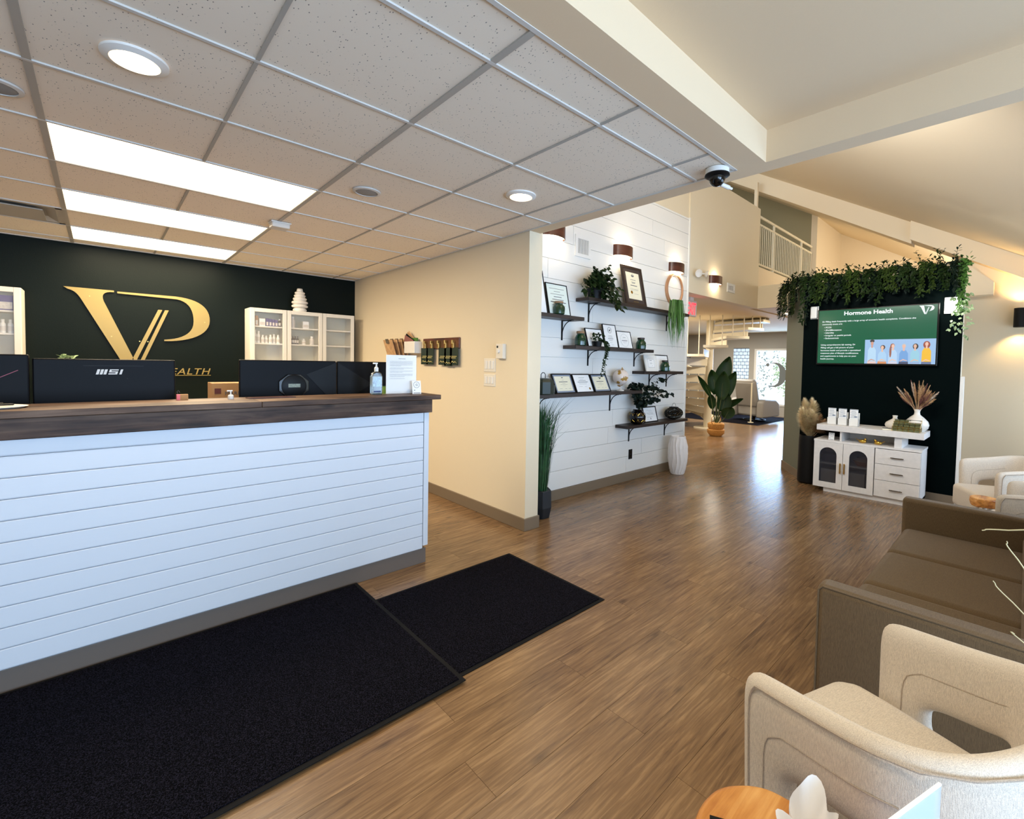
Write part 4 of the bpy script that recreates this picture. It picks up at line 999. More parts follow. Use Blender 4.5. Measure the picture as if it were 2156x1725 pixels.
# globe
t = thing('desk_globe', 'small white and gold globe on a gold stand', 'globe', (4.275, 3.21, Z5))
bm = B(); lathe(bm, [(.042, 0), (.042, .008), (.03, .012), (.012, .020), (.006, .03), (.006, .055)], 24); make('base', bm, M_whitec, t, smooth=True)
bm = B(); bmesh.ops.create_uvsphere(bm, u_segments=32, v_segments=20, radius=.092); bmesh.ops.translate(bm, vec=(0, 0, .158), verts=bm.verts)
mg = pmat('globe_white_gold', sr(226, 214, 202), .25)
n = mg.node_tree.nodes; L_ = mg.node_tree.links; b_ = n['Principled BSDF']
nz = n.new('ShaderNodeTexNoise'); nz.inputs['Scale'].default_value = 14; nz.inputs['Detail'].default_value = 3; rr_ = n.new('ShaderNodeValToRGB'); rr_.color_ramp.interpolation = 'CONSTANT'
rr_.color_ramp.elements[0].color = (*sr(230, 216, 206), 1); rr_.color_ramp.elements[1].position = .57; rr_.color_ramp.elements[1].color = (*sr(176, 136, 66), 1)
tc_ = n.new('ShaderNodeTexCoord'); L_.new(tc_.outputs['Object'], nz.inputs[0]); L_.new(nz.outputs[0], rr_.inputs[0]); L_.new(rr_.outputs[0], b_.inputs['Base Color'])
make('ball', bm, mg, t, smooth=True)
bm = B(); tube(bm, [(.0, 0, .05), (-.03, 0, .052), (-.055, 0, .065)], .005, 6)
tube(bm, [(0+.1*math.cos(a), 0, .158+.1*math.sin(a)) for a in [math.radians(250-190*k/16) if False else math.radians(-125-0*k)+0 for k in range(2)]], .004, 6) if False else None
tube(bm, [(.1*math.cos(math.radians(d_)), 0, .158+.1*math.sin(math.radians(d_))) for d_ in range(-112, 75, 8)], .004, 6); make('arc', bm, M_brass, t, smooth=True)
bm = B(); lathe(bm, [(.006, .25), (.008, .258), (.004, .268)], 12, (.025, 0, 0)); make('finial', bm, M_brass, t)
# lantern on shelf 5
t = thing('metal_lantern', 'dark green metal lantern with loop handle, half behind the partition', 'lantern', (3.045, 3.20, Z5))
bm = B(); lathe(bm, [(.098, 0), (.104, .01), (.104, .12), (.085, .15), (.05, .155)], 8); make('body', bm, pmat('dark_green_metal', sr(34, 44, 36), .4), t, bevel=.004)
bm = B(); tube(bm, [(-.028, 0, .15), (-.028, 0, .19), (-.012, 0, .207), (.012, 0, .207), (.028, 0, .19), (.028, 0, .15)], .004, 6); make('handle', bm, M_black, t)
t = thing('glass_tumbler', 'small dark glass tumbler in front of the lantern', 'glass', (3.125, 3.16, Z5))
bm = B(); lathe(bm, [(.028, 0), (.032, .09)], 20, cap=False); lathe(bm, [(.001, .002), (.028, .002)], 20, cap=False); make('cup', bm, pmat('smoked_glass', sr(90, 96, 96), .1, alpha=.6), t, smooth=True)
bm = B(); torus(bm, (0, 0, .09), .032, .0015, 'z', 20, 5); make('rim', bm, pmat('smoked_glass', sr(90, 96, 96), .1), t)
# shelf 6
t = thing('gold_pot', 'round black pot with gold honeycomb lines holding eucalyptus', 'vase', (4.615, 3.205, Z6))
bm = B(); prof = [(.05, 0), (.075, .015), (.098, .06), (.10, .095), (.085, .135), (.06, .155), (.05, .165), (.055, .178)]; lathe(bm, prof, 28); make('body', bm, M_glossblack, t, smooth=True)
bm = B()
for k in range(9):
    a = 2*PI*k/9
    for (z0_, z1_, da0, da1) in ((.035, .055, .12, .0), (.055, .115, .0, 0), (.115, .135, 0, .12), (.035, .055, -.12+.0, .0), (.115, .135, 0, -.12)):
        def rad(z):
            for (r0, zz0), (r1, zz1) in zip(prof, prof[1:]):
                if zz0 <= z <= zz1: return r0+(r1-r0)*(z-zz0)/(zz1-zz0)
            return .06
        aa = a+.349
        tube(bm, [((rad(z0_)+.001)*math.cos(aa+da0*2), (rad(z0_)+.001)*math.sin(aa+da0*2), z0_), ((rad(z1_)+.001)*math.cos(aa+da1*2), (rad(z1_)+.001)*math.sin(aa+da1*2), z1_)], .0024, 5)
make('gold_lines', bm, M_goldm, t)
t = thing('eucalyptus_plant', 'dark green round-leaved eucalyptus in the gold-lined pot', 'plant', (4.63, 3.205, Z6+.17))
rg = random.Random(12); bs = B(); bl_ = B()
for k in range(16):
    a = rg.uniform(0, 2*PI); tx = rg.uniform(.0, .48)*1.0-.08; ty = rg.uniform(-.16, .06); tz = rg.uniform(.08, .36)
    if k < 3: tx, tz = -.10-.03*k, .24+.03*k
    if k == 3: tx, ty, tz = .66, -.05, .16
    pts = [Vector((0, 0, 0)), Vector((tx*.3, ty*.4, tz*.65)), Vector((tx*.75, ty*.8, tz)), Vector((tx, ty, tz*1.0))]
    tube(bs, pts, .002, 4)
    for s_ in range(12):
        q = .25+.75*s_/11; i = min(2, int(q*3)); f_ = q*3-i; p = pts[i].lerp(pts[i+1], f_)
        for sd in (-1, 1):
            d = Vector((rg.uniform(-.6, .8), sd*rg.uniform(.2, 1), rg.uniform(-.5, .7)))
            leaf(bl_, p, d, (rg.uniform(-.3, .3), -1, .4), rg.uniform(.04, .062), rg.uniform(.038, .056), .1, .05)
make('stems', bs, M_stem, t); f = make('leaves', bl_, M_leafe, t, norm=False); f['kind'] = 'stuff'
frame('certificate_frame', 'small black framed certificate under the eucalyptus on the lowest shelf', 4.80, 5.09, Z6, .195, 3.215, .05, .012, lines=[(-.5, .2, .8, .81), (-.2, .4, .72, .73), (-.6, .5, .60, .61), (-.5, .5, .54, .55), (-.3, .6, .48, .49), (-.6, .3, .3, .31), (-.05, .05, .12, .24), (-.6, -.3, .15, .16)])
t = thing('openwork_lantern', 'round black openwork lantern with candle glow holes and wire handle', 'lantern', (5.43, 3.20, Z6))
bm = B(); bmesh.ops.create_icosphere(bm, subdivisions=3, radius=1)
for v in bm.verts: v.co = Vector((v.co.x*.155, v.co.y*.10, v.co.z*.078+.082))
bmesh.ops.poke(bm, faces=bm.faces[:0]); o = make('cage', bm, pmat('dark_silver_cage', sr(60, 58, 52), .25, metal=.9), t)
wf = o.modifiers.new('wire', 'WIREFRAME'); wf.thickness = .0075; wf.use_replace = True
bm = B(); bmesh.ops.create_icosphere(bm, subdivisions=3, radius=1)
for v in bm.verts: v.co = Vector((v.co.x*.135, v.co.y*.085, v.co.z*.068+.082))
make('inner_glass', bm, M_glossblack, t, smooth=True)
bm = B(); torus(bm, (0, 0, .158), .055, .007, 'z', 24, 6); make('collar', bm, M_black, t, smooth=True)
bm = B(); tube(bm, [(.05*math.cos(a), 0, .16+.055*math.sin(a)) for a in [PI*k/12 for k in range(13)]], .0022, 5); make('handle', bm, M_black, t)

# ivy on the top shelf
t = thing('potted_ivy', 'bushy trailing ivy in a dark pot at the left of the top shelf', 'plant', (3.79, 3.21, Z2))
bm = B(); lathe(bm, [(.075, 0), (.095, .11), (.10, .12), (.09, .115)], 24); make('pot', bm, M_black, t, smooth=True)
rg = random.Random(21); bs = B(); bl_ = B()
for k in range(64):
    a = rg.uniform(-.35, PI+.35) if k % 5 else rg.uniform(0, 2*PI)
    R_ = rg.uniform(.07, .31)
    tx = math.cos(a)*R_*1.05+.03; ty = -abs(rg.gauss(0, .055))*1.0+.0; tz = .10+math.sin(a)*R_*.88
    if k in (0, 1): tx, tz = .37+.07*k, .02-.07*k
    if k in (2, 3, 4): tx, tz = .25-.03*k, -.10
    if k in (5, 6, 7, 8): tx, tz = -.29+.02*k, .06+.02*k
    tz = max(tz, .02) if ty > -.12 and k > 8 else tz
    if k in (2, 3, 4): ty = -.20
    pts = [Vector((0, 0, .11)), Vector((tx*.4, ty*.5, .15+tz*.4)), Vector((tx*.8, ty*.9, tz+.04)), Vector((tx, ty, tz))]
    tube(bs, pts, .0018, 4)
    for s_ in range(7):
        q = .3+.7*s_/6; i = min(2, int(q*3)); p = pts[i].lerp(pts[i+1], q*3-i)+Vector((rg.uniform(-.02, .02), rg.uniform(-.02, .01), rg.uniform(-.02, .02)))
        leaf(bl_, p, (rg.uniform(-.8, .8), -rg.uniform(.1, 1), rg.uniform(-1, .3)), (rg.uniform(-.5, .5), -1, .6), rg.uniform(.05, .085), rg.uniform(.045, .07), .15, .12)
make('vines', bs, M_stem, t); f = make('leaves', bl_, M_leafd, t, norm=False); f['kind'] = 'stuff'
t.scale = (.94, .9, .88)
# hoop hanger with trailing plant
t = thing('wooden_hoop', 'pale wooden hoop wall hanger above the trailing spider plant', 'wall hanging', (5.545, YS-.02, 2.43))
bm = B(); torus(bm, (0, 0, 0), .205, .014, 'y', 48, 8); make('hoop', bm, M_ringwood, t, smooth=True)
bm = B(); torus(bm, (0, -.012, 0), .190, .008, 'y', 48, 6); make('inner_hoop', bm, M_ringwood, t, smooth=True)
bm = B(); tube(bm, [(-.0, -.02, -.19), (-.06, -.03, -.26)], .002, 4); tube(bm, [(0, -.02, -.19), (0.02, -.03, -.30)], .002, 4); make('string', bm, M_black, t)
t = thing('hanging_plant', 'bright green grassy plant trailing below the wooden hoop', 'plant', (5.25, 3.12, 2.12))
bm = B(); lathe(bm, [(.05, 0), (.06, .09)], 20); make('pot', bm, M_leafe, t, smooth=True)
rg = random.Random(31); bl_ = B()
for k in range(120):
    a = rg.uniform(0, 2*PI); r1 = rg.uniform(.02, .15); ln_ = rg.uniform(.15, .52) if k % 3 else rg.uniform(.05, .25)
    pts = [Vector((0, 0, .08)), Vector((math.cos(a)*r1*.8, math.sin(a)*r1*.4-.02, .12)), Vector((math.cos(a)*r1*1.1, math.sin(a)*r1*.5-.03, -ln_*.45)), Vector((math.cos(a)*r1*rg.uniform(.3, 1.4)+.0, math.sin(a)*r1*.4-.03, -ln_))]
    wv = rg.uniform(.008, .014); s = Vector((rg.uniform(-1, 1), rg.uniform(-.6, .6), 0)).normalized()*wv*.5
    vs = [(bl_.verts.new(p-s*f_), bl_.verts.new(p+s*f_)) for p, f_ in zip(pts, (.6, 1, 1, .1))]
    for p, q in zip(vs, vs[1:]): bl_.faces.new((p[0], p[1], q[1], q[0]))
f = make('leaves', bl_, M_leafs, t, norm=False); f['kind'] = 'stuff'
# small trailing plant on shelf 3
t = thing('trailing_succulent', 'small trailing string plant hanging over the edge of the certificate shelf', 'plant', (3.79, 3.165, Z3))
bm = B(); lathe(bm, [(.045, 0), (.055, .055)], 20); make('pot', bm, M_black, t, smooth=True)
rg = random.Random(41); bl_ = B(); bs = B()
for k in range(60): leaf(bl_, (rg.uniform(-.08, .06), rg.uniform(-.05, .02), .05+rg.uniform(0, .08)), (rg.uniform(-1, 1), rg.uniform(-1, .2), rg.uniform(-.3, 1)), (0, -1, .5), .035, .02)
for k in range(5):
    x0 = .05+.015*k; ln_ = (.33, .26, .18, .30, .12)[k]
    pts = [(x0*.4, -.02, .06), (x0, -.05, .05), (x0+.01, -.065, -.02), (x0-.03, -.065, -ln_*.6), (x0-.06, -.065, -ln_)]
    tube(bs, pts, .0015, 4); P5 = [Vector(p) for p in pts]
    for s_ in range(40):
        q = s_/39*3.999; i = int(q); p = P5[i].lerp(P5[i+1], q-i)
        leaf(bl_, p, (rg.uniform(-1, 1), rg.uniform(-1, 0), rg.uniform(-.6, .4)), (0, -1, .3), .024, .017)
make('stems', bs, M_stem, t); f = make('leaves', bl_, M_leafd, t, norm=False); f['kind'] = 'stuff'

# sconces
def sconce(x, z, y, label, watt=5, group='half-round walnut wall sconces'):
    t = thing('wall_sconce', label, 'wall lamp', (x, y, z), group=group)
    n_ = 20; bm = B(); outer = [(.165*math.cos(PI*k/n_), -.10*math.sin(PI*k/n_)) for k in range(n_+1)]; inner = [(.158*math.cos(PI*k/n_), -.093*math.sin(PI*k/n_)) for k in range(n_+1)]
    prism(bm, outer+inner[::-1], -.06, .06, 'xy'); make('shade', bm, M_sconce, t, smooth=True)
    bm = B(); prism(bm, inner+[(-.158, -.0), (.158, -.0)][::-1], -.045, -.040, 'xy'); make('diffuser', bm, M_lampglow, t)
    bm = B(); box(bm, -.03, .03, -.02, 0, -.035, .035); make('back_plate', bm, M_white, t)
    for s_ in (-1, 1):
        l = bpy.data.lights.new('sconce_lamp', 'POINT'); l.energy = watt; l.color = WARM; l.shadow_soft_size = .04
        o = bpy.data.objects.new('sconce_lamp', l); C.objects.link(o); o.location = (x, y-.06, z+s_*.05) if s_ > 0 else (x, y-.06, z-.075)
sconce(3.25, 2.72, YS, 'walnut wall sconce partly hidden by the ceiling soffit', 1.3)
sconce(4.40, 2.725, YS, 'walnut wall sconce above the large dark framed certificate', 1.3)
sconce(5.58, 2.72, YS, 'walnut wall sconce above the wooden hoop', 1.3)
sconce(6.70, 2.71, YS, 'walnut wall sconce above the hall opening', 1.3)
def grille(name, label, x0, x1, z0, z1, n_=10):
    t = thing(name, label, 'vent', ((x0+x1)/2, YS, (z0+z1)/2), group='white wall air grilles')
    f_ = .035; bm = B()
    for q in ((x0-f_, x0, z0-f_, z1+f_), (x1, x1+f_, z0-f_, z1+f_), (x0, x1, z0-f_, z0), (x0, x1, z1, z1+f_)): box(bm, q[0], q[1], YS-.010, YS, q[2], q[3])
    make('frame', bm, M_ship, t, world=True)
    for k in range(n_):
        x = x0+(x1-x0)*(k+.5)/n_; make('slat', box(B(), x-.0045, x+.0045, YS-.007, YS, z0, z1), M_ship, t, world=True)
    make('back', box(B(), x0, x1, YS-.0025, YS-.001, z0, z1), pmat('vent_dark', sr(86, 80, 70), .8), t, world=True)
grille('air_vent', 'square white air grille between the two left sconces', 3.625, 3.80, 2.58, 2.735)
grille('air_vent', 'small white air grille right of the hall sconce', 7.17, 7.37, 2.635, 2.705, 6)
t = thing('emergency_light', 'twin-head emergency light on the loft wall', 'light', (6.20, YS, 2.74))
make('base', box(B(), -.03, .03, -.03, 0, -.03, .03), M_white, t, bevel=.006)
for s_ in (-1, 1):
    bm = B(); lathe(bm, [(.03, 0), (.055, .03), (.055, .04), (.02, .042)], 20); bmesh.ops.transform(bm, matrix=Matrix.Translation((s_*.11, -.05, .01*s_)) @ Matrix.Rotation(PI/2+.3, 4, 'X') @ Matrix.Rotation(.5*s_, 4, 'Y'), verts=bm.verts); make('lamp_head', bm, pmat('clear_plastic_head', sr(206, 198, 186), .15), t, smooth=True)
    bm = B(); tube(bm, [(0, -.02, 0), (s_*.10, -.05, .01*s_)], .01, 8); make('arm', bm, M_white, t)
# outlet on shiplap
t = thing('wall_outlet', 'black power outlet low on the shiplap wall', 'outlet', (4.665, YS, .32))
make('plate', box(B(), -.036, .036, -.007, 0, -.06, .06), M_black, t, bevel=.003)
for s_ in (-1, 1): make('socket', box(B(), -.017, .017, -.0085, -.007, s_*.026-.014, s_*.026+.014), M_glossblack, t, bevel=.003)
# exit sign hanging under the hall ceiling
t = thing('exit_sign', 'glowing red EXIT sign under the hall ceiling', 'sign', (6.42, 3.56, 2.45))
ang = 0.0
t.rotation_euler = (0, 0, ang)
make('housing', box(B(), -.16, .16, -.025, .025, -.285, -.045), pmat('pale_sign_body', sr(210, 196, 186), .5), t, bevel=.006)
make('canopy', box(B(), -.05, .05, -.03, .03, -.05, 0), M_white, t)
text_mesh('exit_letters', 'EXIT', .25, M_emit('red_exit_glow', sr(255, 40, 52), 2.6), t, facing(-.135, -.0262, -.255, 0), bold=.004, sx=.52)
t2_ = None

# grass in a tall pot behind the partition end
t = thing('grass_planter', 'tall artificial grass in a black pot beside the partition end', 'plant', (2.90, 3.05, 0))
bm = B(); lathe(bm, [(.085, 0), (.105, .10), (.10, .25), (.092, .262), (.085, .25)], 6); make('pot', bm, pmat('matt_navy_pot', sr(24, 30, 36), .5), t, bevel=.008)
rg = random.Random(51); bl_ = B()
for k in range(330):
    a = rg.uniform(0, 2*PI); r0 = rg.uniform(0, .06); H_ = rg.uniform(.35, .90); R1 = rg.uniform(.03, .26)*(H_/.8)
    if k % 9 == 0: R1 *= 1.6
    dx, dy = math.cos(a), math.sin(a)
    if dy > 0: dy *= .6
    if dx < 0: dx *= .8
    pts = [Vector((r0*dx, r0*dy, .22)), Vector((r0*dx+R1*.25*dx, r0*dy+R1*.25*dy, .22+H_*.5)), Vector((R1*.7*dx, R1*.7*dy, .22+H_*.85)), Vector((R1*1.3*dx, R1*1.3*dy, .22+H_))]
    for p in pts: p.x = max(p.x, -.195); p.y = min(p.y, .22)
    s = Vector((-dy, dx, 0)).normalized()*rg.uniform(.003, .005)
    vs = [(bl_.verts.new(p-s*f_), bl_.verts.new(p+s*f_)) for p, f_ in zip(pts, (.7, 1, .8, .1))]
    for p, q in zip(vs, vs[1:]): bl_.faces.new((p[0], p[1], q[1], q[0]))
f = make('blades', bl_, M_grass, t, norm=False); f['kind'] = 'stuff'
# big ribbed floor vase
t = thing('floor_vase', 'large white wavy-ribbed floor vase at the end of the shiplap wall', 'vase', (5.44, 3.13, 0))
prof = [(.001, .004), (.078, .0), (.092, .02), (.112, .10), (.126, .20), (.129, .27), (.124, .36), (.108, .44), (.092, .485), (.089, .495), (.080, .49), (.078, .44), (.001, .42)]
bm = B(); pf = []
for (r0, z0_), (r1, z1_) in zip(prof, prof[1:]):
    for q in range(4): pf.append((r0+(r1-r0)*q/4, z0_+(z1_-z0_)*q/4))
lathe(bm, pf+[prof[-1]], 144, wav=lambda a, z: 1-.085*abs(math.sin(8*(a+.09*math.sin(z*17+2*math.sin(a*2)))))**.5*(1 if .01 < z < .485 else 0)+.03, cap=False)
make('body', bm, pmat('white_bisque', sr(226, 220, 216), .7), t, smooth=True)
bm = B(); torus(bm, (0, 0, .492), .087, .006, 'z', 48, 6); make('rim', bm, pmat('white_bisque', sr(226, 220, 216), .7), t, smooth=True)

# ------------------------------------------------------------------ spiral staircase in the hall
SC = Vector((9.95, 5.0, 0)); SR = 1.22; RISE = .185
toward = Vector((-SC.x, -SC.y, 0)).normalized(); leftv = Vector((-math.sin(yw), math.cos(yw), 0))
leftv = (leftv - toward*leftv.dot(toward)).normalized()
def spos(phi, r, z): return SC + toward*math.cos(phi)*r + leftv*math.sin(phi)*r + Vector((0, 0, z))
t = thing('spiral_staircase', 'cream metal spiral staircase winding up to the loft', 'staircase', SC)
bm = B(); tube(bm, [SC, SC+Vector((0, 0, 3.1))], .085, 16); make('centre_column', bm, M_stair, t, world=True, smooth=True)
bm = B(); tube(bm, [SC, SC+Vector((0, 0, .03))], .30, 24); make('base_plate', bm, M_stair, t, world=True)
NT = 14; dphi = math.radians(21)
for k in range(NT):
    p0 = math.radians(195)-dphi*k; p1 = p0-dphi*1.08; z = RISE*(k+1)
    def ring(r, n_=4): return [spos(p0+(p1-p0)*i/n_, r, 0) for i in range(n_+1)]
    inn, out = [spos(p0, .10, 0), spos(p1, .10, 0)], ring(SR)
    bm = B(); prism(bm, [(p.x, p.y) for p in inn[:1]+out+inn[1:]], z-.05, z, 'xy'); tr_ = make('tread', bm, M_stair, t, world=True)
    # riser plate at the leading edge of each tread, leaving a slot under the next one
    bm = B(); a0 = spos(p1+.02, .10, 0); a1 = spos(p1+.02, SR-.02, 0); n_ = (a1-a0).cross(Vector((0, 0, 1))).normalized()*.006
    prism(bm, [((a0-n_).x, (a0-n_).y), ((a1-n_).x, (a1-n_).y), ((a1+n_).x, (a1+n_).y), ((a0+n_).x, (a0+n_).y)], z, z+RISE*.55, 'xy'); make('riser', bm, M_stair, t, world=True)
    for q in (.25, .75):
        a = p0+(p1-p0)*q; make('baluster', tube(B(), [spos(a, SR-.02, z-.05), spos(a, SR-.02, z+.90+RISE*(q-.3))], .011, 6), M_stair, t, world=True)
tube_pts = [spos(math.radians(195)-dphi*NT*i/80, SR-.02, RISE+.93+RISE*NT*i/80-.05) for i in range(81)]
make('handrail', tube(B(), tube_pts, .024, 8), M_stair, t, world=True, smooth=True)
bm = B()
for i in range(60):
    f0, f1 = i/60, (i+1)/60
    q = [spos(math.radians(195)-dphi*NT*f, SR+.004, RISE*(.35+NT*f)+dz) for f, dz in ((f0, -.12), (f1, -.12), (f1, .06), (f0, .06))]
    if i < 22: bm.faces.new([bm.verts.new(p) for p in q])
o = make('stringer', bm, M_stair, t, world=True); sm = o.modifiers.new('s', 'SOLIDIFY'); sm.thickness = .012
make('support_post', tube(B(), [Vector((12.35, 4.97, 0)), Vector((12.35, 4.97, 2.45))], .022, 8), M_stair, t, world=True) if False else None
t = thing('support_post', 'thin cream pole standing on the floor by the recliner', 'pole', (11.9, 4.82, 0))
make('pole', tube(B(), [(0, 0, 0), (0, 0, 1.02)], .018, 8), M_stair, t); make('foot', tube(B(), [(0, 0, 0), (0, 0, .02)], .07, 12), M_stair, t)

# loft railing
t = thing('loft_railing', 'white metal railing along the edge of the loft', 'railing', (9.8, YS+.03, 3.18))
for z, r_ in ((4.065, .024), (3.93, .018), (3.235, .02)):
    make('rail', tube(B(), [(8.36, YS+.03, z), (11.2, YS+.03, z)], r_, 8), M_stair, t, world=True)
for x in (9.05, 10.55): make('post', tube(B(), [(x, YS+.03, 3.12), (x, YS+.03, 4.06)], .022, 6), M_stair, t, world=True)
x = 8.45
while x < 11.2:
    make('baluster', tube(B(), [(x, YS+.03, 3.235), (x, YS+.03, 3.93)], .008, 5), M_stair, t, world=True); x += .088
struct('trim_post', box(B(), 8.22, 8.27, YS+.02, YS+.07, 4.18, 4.62), M_cream, 'slim white post on top of the loft wall', 'trim')

# under-loft light panel, round lamp
t = thing('ceiling_light_panel', 'bright ceiling light panel under the loft beyond the header', 'light', (10.1, 3.0, 2.47), group='long light panels in the dropped ceiling')
t['group'] = 'hall ceiling panel'
make('diffuser', box(B(), -.6, .6, -.29, .29, -.006, 0), M_emit('hall_diffuser', sr(255, 226, 180), 5.0), t); bm = B(); box(bm, -.62, .62, -.31, -.29, -.01, 0); box(bm, -.62, .62, .29, .31, -.01, 0); make('frame', bm, M_teew, t)
area('hall_lamp', (10.1, 3.0, 2.44), (0, 0, -1), 1.1, .5, 50, (1, .9, .76))
downlight(13.3, 4.9, 2.47, .10, 'round downlight above the far recliner', 0)
area('hall_lamp_b', (12.0, 6.0, 2.40), (0, 0, -1), 1.1, .5, 60, (1, .9, .76))
area('hall_lamp_c', (8.2, 5.2, 2.40), (0, 0, -1), 1.1, .5, 45, (1, .9, .76))
# dark screens at the back left of the hall
t = thing('display_cabinet', 'tall black-framed grey display cabinet behind the staircase', 'cabinet', (13.2, 7.55, 0))
make('body', box(B(), -.5, .5, -.02, .4, 0, 1.80), M_black, t)
for x0_ in (-.44, .03): make('panel', box(B(), x0_, x0_+.40, -.035, -.02, .45, 1.72), pmat('grey_panel', sr(128, 128, 130), .3), t)
t = thing('floor_mat', 'dark blue-grey mat beside the staircase foot', 'mat', (9.4, 6.5, 0), .1)
make('carpet', box(B(), -1.0, .8, -.5, .6, 0, .008), M_rug, t); make('border', box(B(), -1.03, .83, -.53, .63, 0, .004), M_rubber, t)

# bird-of-paradise plant
t = thing('bird_of_paradise', 'tall broad-leaved plant in a straw basket in front of the spiral staircase', 'plant', (9.05, 4.36, 0))
bm = B(); lathe(bm, [(.11, 0), (.165, .06), (.17, .13), (.135, .145), (.16, .17), (.165, .25), (.14, .27)], 28); make('basket', bm, M_potstraw, t, smooth=True)
for s_ in (-1, 1):
    bm = B(); tube(bm, [(s_*.12+s_*.09*math.sin(a), 0, .25+.08*(1-math.cos(a))) for a in [PI*k/6 for k in range(7)]], .008, 5); make('basket_handle', bm, M_potstraw, t)
R_ = -leftv; U_ = Vector((0, 0, 1)); 
def bigleaf(base, tipo, L0, W, curve):
    bm = B(); base = Vector(base); tip = Vector(tipo); d = (tip-base).normalized(); s = d.cross(toward).normalized(); n_ = 9; rows = []
    for i in range(n_+1):
        q = i/n_; wd = W*.5*math.sin(PI*min(1, q*.92+.06))**.7*(1-.35*q); p = base.lerp(tip, q)+toward*(-curve*math.sin(PI*q)*0)+Vector((0, 0, -.10*q*q))
        rows.append((bm.verts.new(p-s*wd+toward*.04), bm.verts.new(p), bm.verts.new(p+s*wd+toward*.04)))
    for a, b in zip(rows, rows[1:]):
        bm.faces.new((a[0], a[1], b[1], b[0])); bm.faces.new((a[1], a[2], b[2], b[1]))
    return bm
leaves = [  # stem base, leaf start (right,up), leaf tip (right,up), width
    ((.02, .95), (.22, 1.72), .36), ((-.02, .85), (-.12, 1.45), .30), ((.08, .75), (.12, 1.42), .34), ((.1, .72), (.34, 1.42), .30),
    ((-.12, .80), (-.38, 1.32), .14), ((.14, .55), (.50, .88), .16), ((.10, .50), (.20, .98), .34), ((.16, .38), (.30, .70), .30), ((-.08, .55), (-.12, .95), .20)]
for i, (b_, tp, W) in enumerate(leaves):
    off = toward*(.06*((i*37) % 5-2)/2)
    b3 = R_*b_[0]+U_*b_[1]+off; t3 = R_*tp[0]+U_*tp[1]+off*1.5
    bm = bigleaf(b3, t3, 0, W, .05); make('leaf', bm, M_leafp, t, smooth=True, norm=False)
    make('stem', tube(B(), [Vector((0, 0, .2))+off*.4, (b3+Vector((0, 0, .2)))*.5, b3, b3.lerp(t3, .5)], .012, 6, taper=.5), M_stem, t)

# swivel recliner by the far window
t = thing('recliner', 'grey leather swivel recliner in front of the far window', 'armchair', (12.55, 5.0, 0), math.radians(-100))
mr_ = pmat('grey_leather', sr(150, 146, 140), .45, bump=.1, bscale=30)
bm = B(); box(bm, -.30, .30, -.32, .32, .14, .46); make('seat', bm, mr_, t, bevel=.06, seg=3, smooth=True)
bm = B(); box(bm, -.30, .30, 0, .18, 0, .72, Matrix.Translation((0, -.34, .36)) @ Matrix.Rotation(.28, 4, 'X')); make('backrest', bm, mr_, t, bevel=.07, seg=3, smooth=True)
bm = B(); box(bm, -.27, .27, 0, .16, .50, .70, Matrix.Translation((0, -.38, .40)) @ Matrix.Rotation(.22, 4, 'X')); make('headrest', bm, mr_, t, bevel=.05, seg=3, smooth=True)
for s_ in (-1, 1):
    bm = B(); prism(bm, [(-.42, .12), (-.40, .52), (-.30, .60), (.22, .58), (.38, .48), (.40, .14)], -.09, .09, 'yz'); bmesh.ops.translate(bm, vec=(s_*.39, 0, 0), verts=bm.verts); make('armrest', bm, mr_, t, bevel=.04, seg=3, smooth=True)
bm = B(); torus(bm, (0, 0, .025), .28, .018, 'z', 28, 6); box(bm, -.03, .03, -.28, .28, .01, .03); box(bm, -.28, .28, -.03, .03, .01, .03); tube(bm, [(0, 0, .02), (0, 0, .15)], .04, 10); make('swivel_base', bm, M_black, t)
t = thing('floor_rug', 'dark blue rug under the far recliner', 'rug', (12.6, 5.4, 0)); make('carpet', box(B(), -1.1, 1.3, -.9, 1.6, 0, .008), M_rug, t); make('border', box(B(), -1.13, 1.33, -.93, 1.63, 0, .004), M_rubber, t)

# ------------------------------------------------------------------ television wall
XT = 6.10
TV0 = set(o.name for o in bpy.data.objects)
t = thing('television', 'wall television showing a green Hormone Health slide', 'television', (XT-.05, 1.17, 1.78))
make('body', box(B(), XT-.055, XT-.01, .625, 1.715, 1.46, 2.095), M_glossblack, t, world=True, bevel=.004)
make('wall_mount', box(B(), XT-.012, XT, .95, 1.40, 1.60, 1.95), M_black, t, world=True)
sx0, sx1 = 1.703, .640   # left and right in the picture (y decreases to the right)
SZ0, SZ1 = 1.478, 2.082
XS = XT-.0555
W_, H_ = sx0-sx1, SZ1-SZ0
def quadm(name, u0, u1, v0, v1, mat, lift, parent):
    bm = B(); box(bm, XS-lift, XS-lift+.0003, sx0-u1*W_, sx0-u0*W_, SZ0+v0*H_, SZ0+v1*H_); return make(name, bm, mat, parent, world=True)
M_scr = M_emit('screen_green', sr(6, 92, 62), 0.72); M_scr.node_tree.nodes['Principled BSDF'].inputs['Roughness'].default_value = .15
M_scw = M_emit('screen_white', sr(236, 244, 246), .8)
scr = quadm('screen', 0, 1, 0, 1, M_scr, .0002, t)
def stext(s, u, v, size, sx=1.0, bold=0.0):
    o = text_mesh('screen_text', s, size, M_scw, None, Matrix.Translation((-t.location.x, -t.location.y, -t.location.z)) @ facing(XS-.0008, sx0-u*W_, SZ0+v*H_, -PI/2), extrude=.0001, bold=bold, sx=sx); o.parent = scr; return o
stext('Hormone Health', .235, .895, .060, 1.08, .0016)
stext("Dr Pilling deals frequently with a large array of women's health complaints. Conditions she", .035, .775, .0225, 1.04, .0003)
stext('commonly treats are:', .035, .725, .0225, 1.04, .0003)
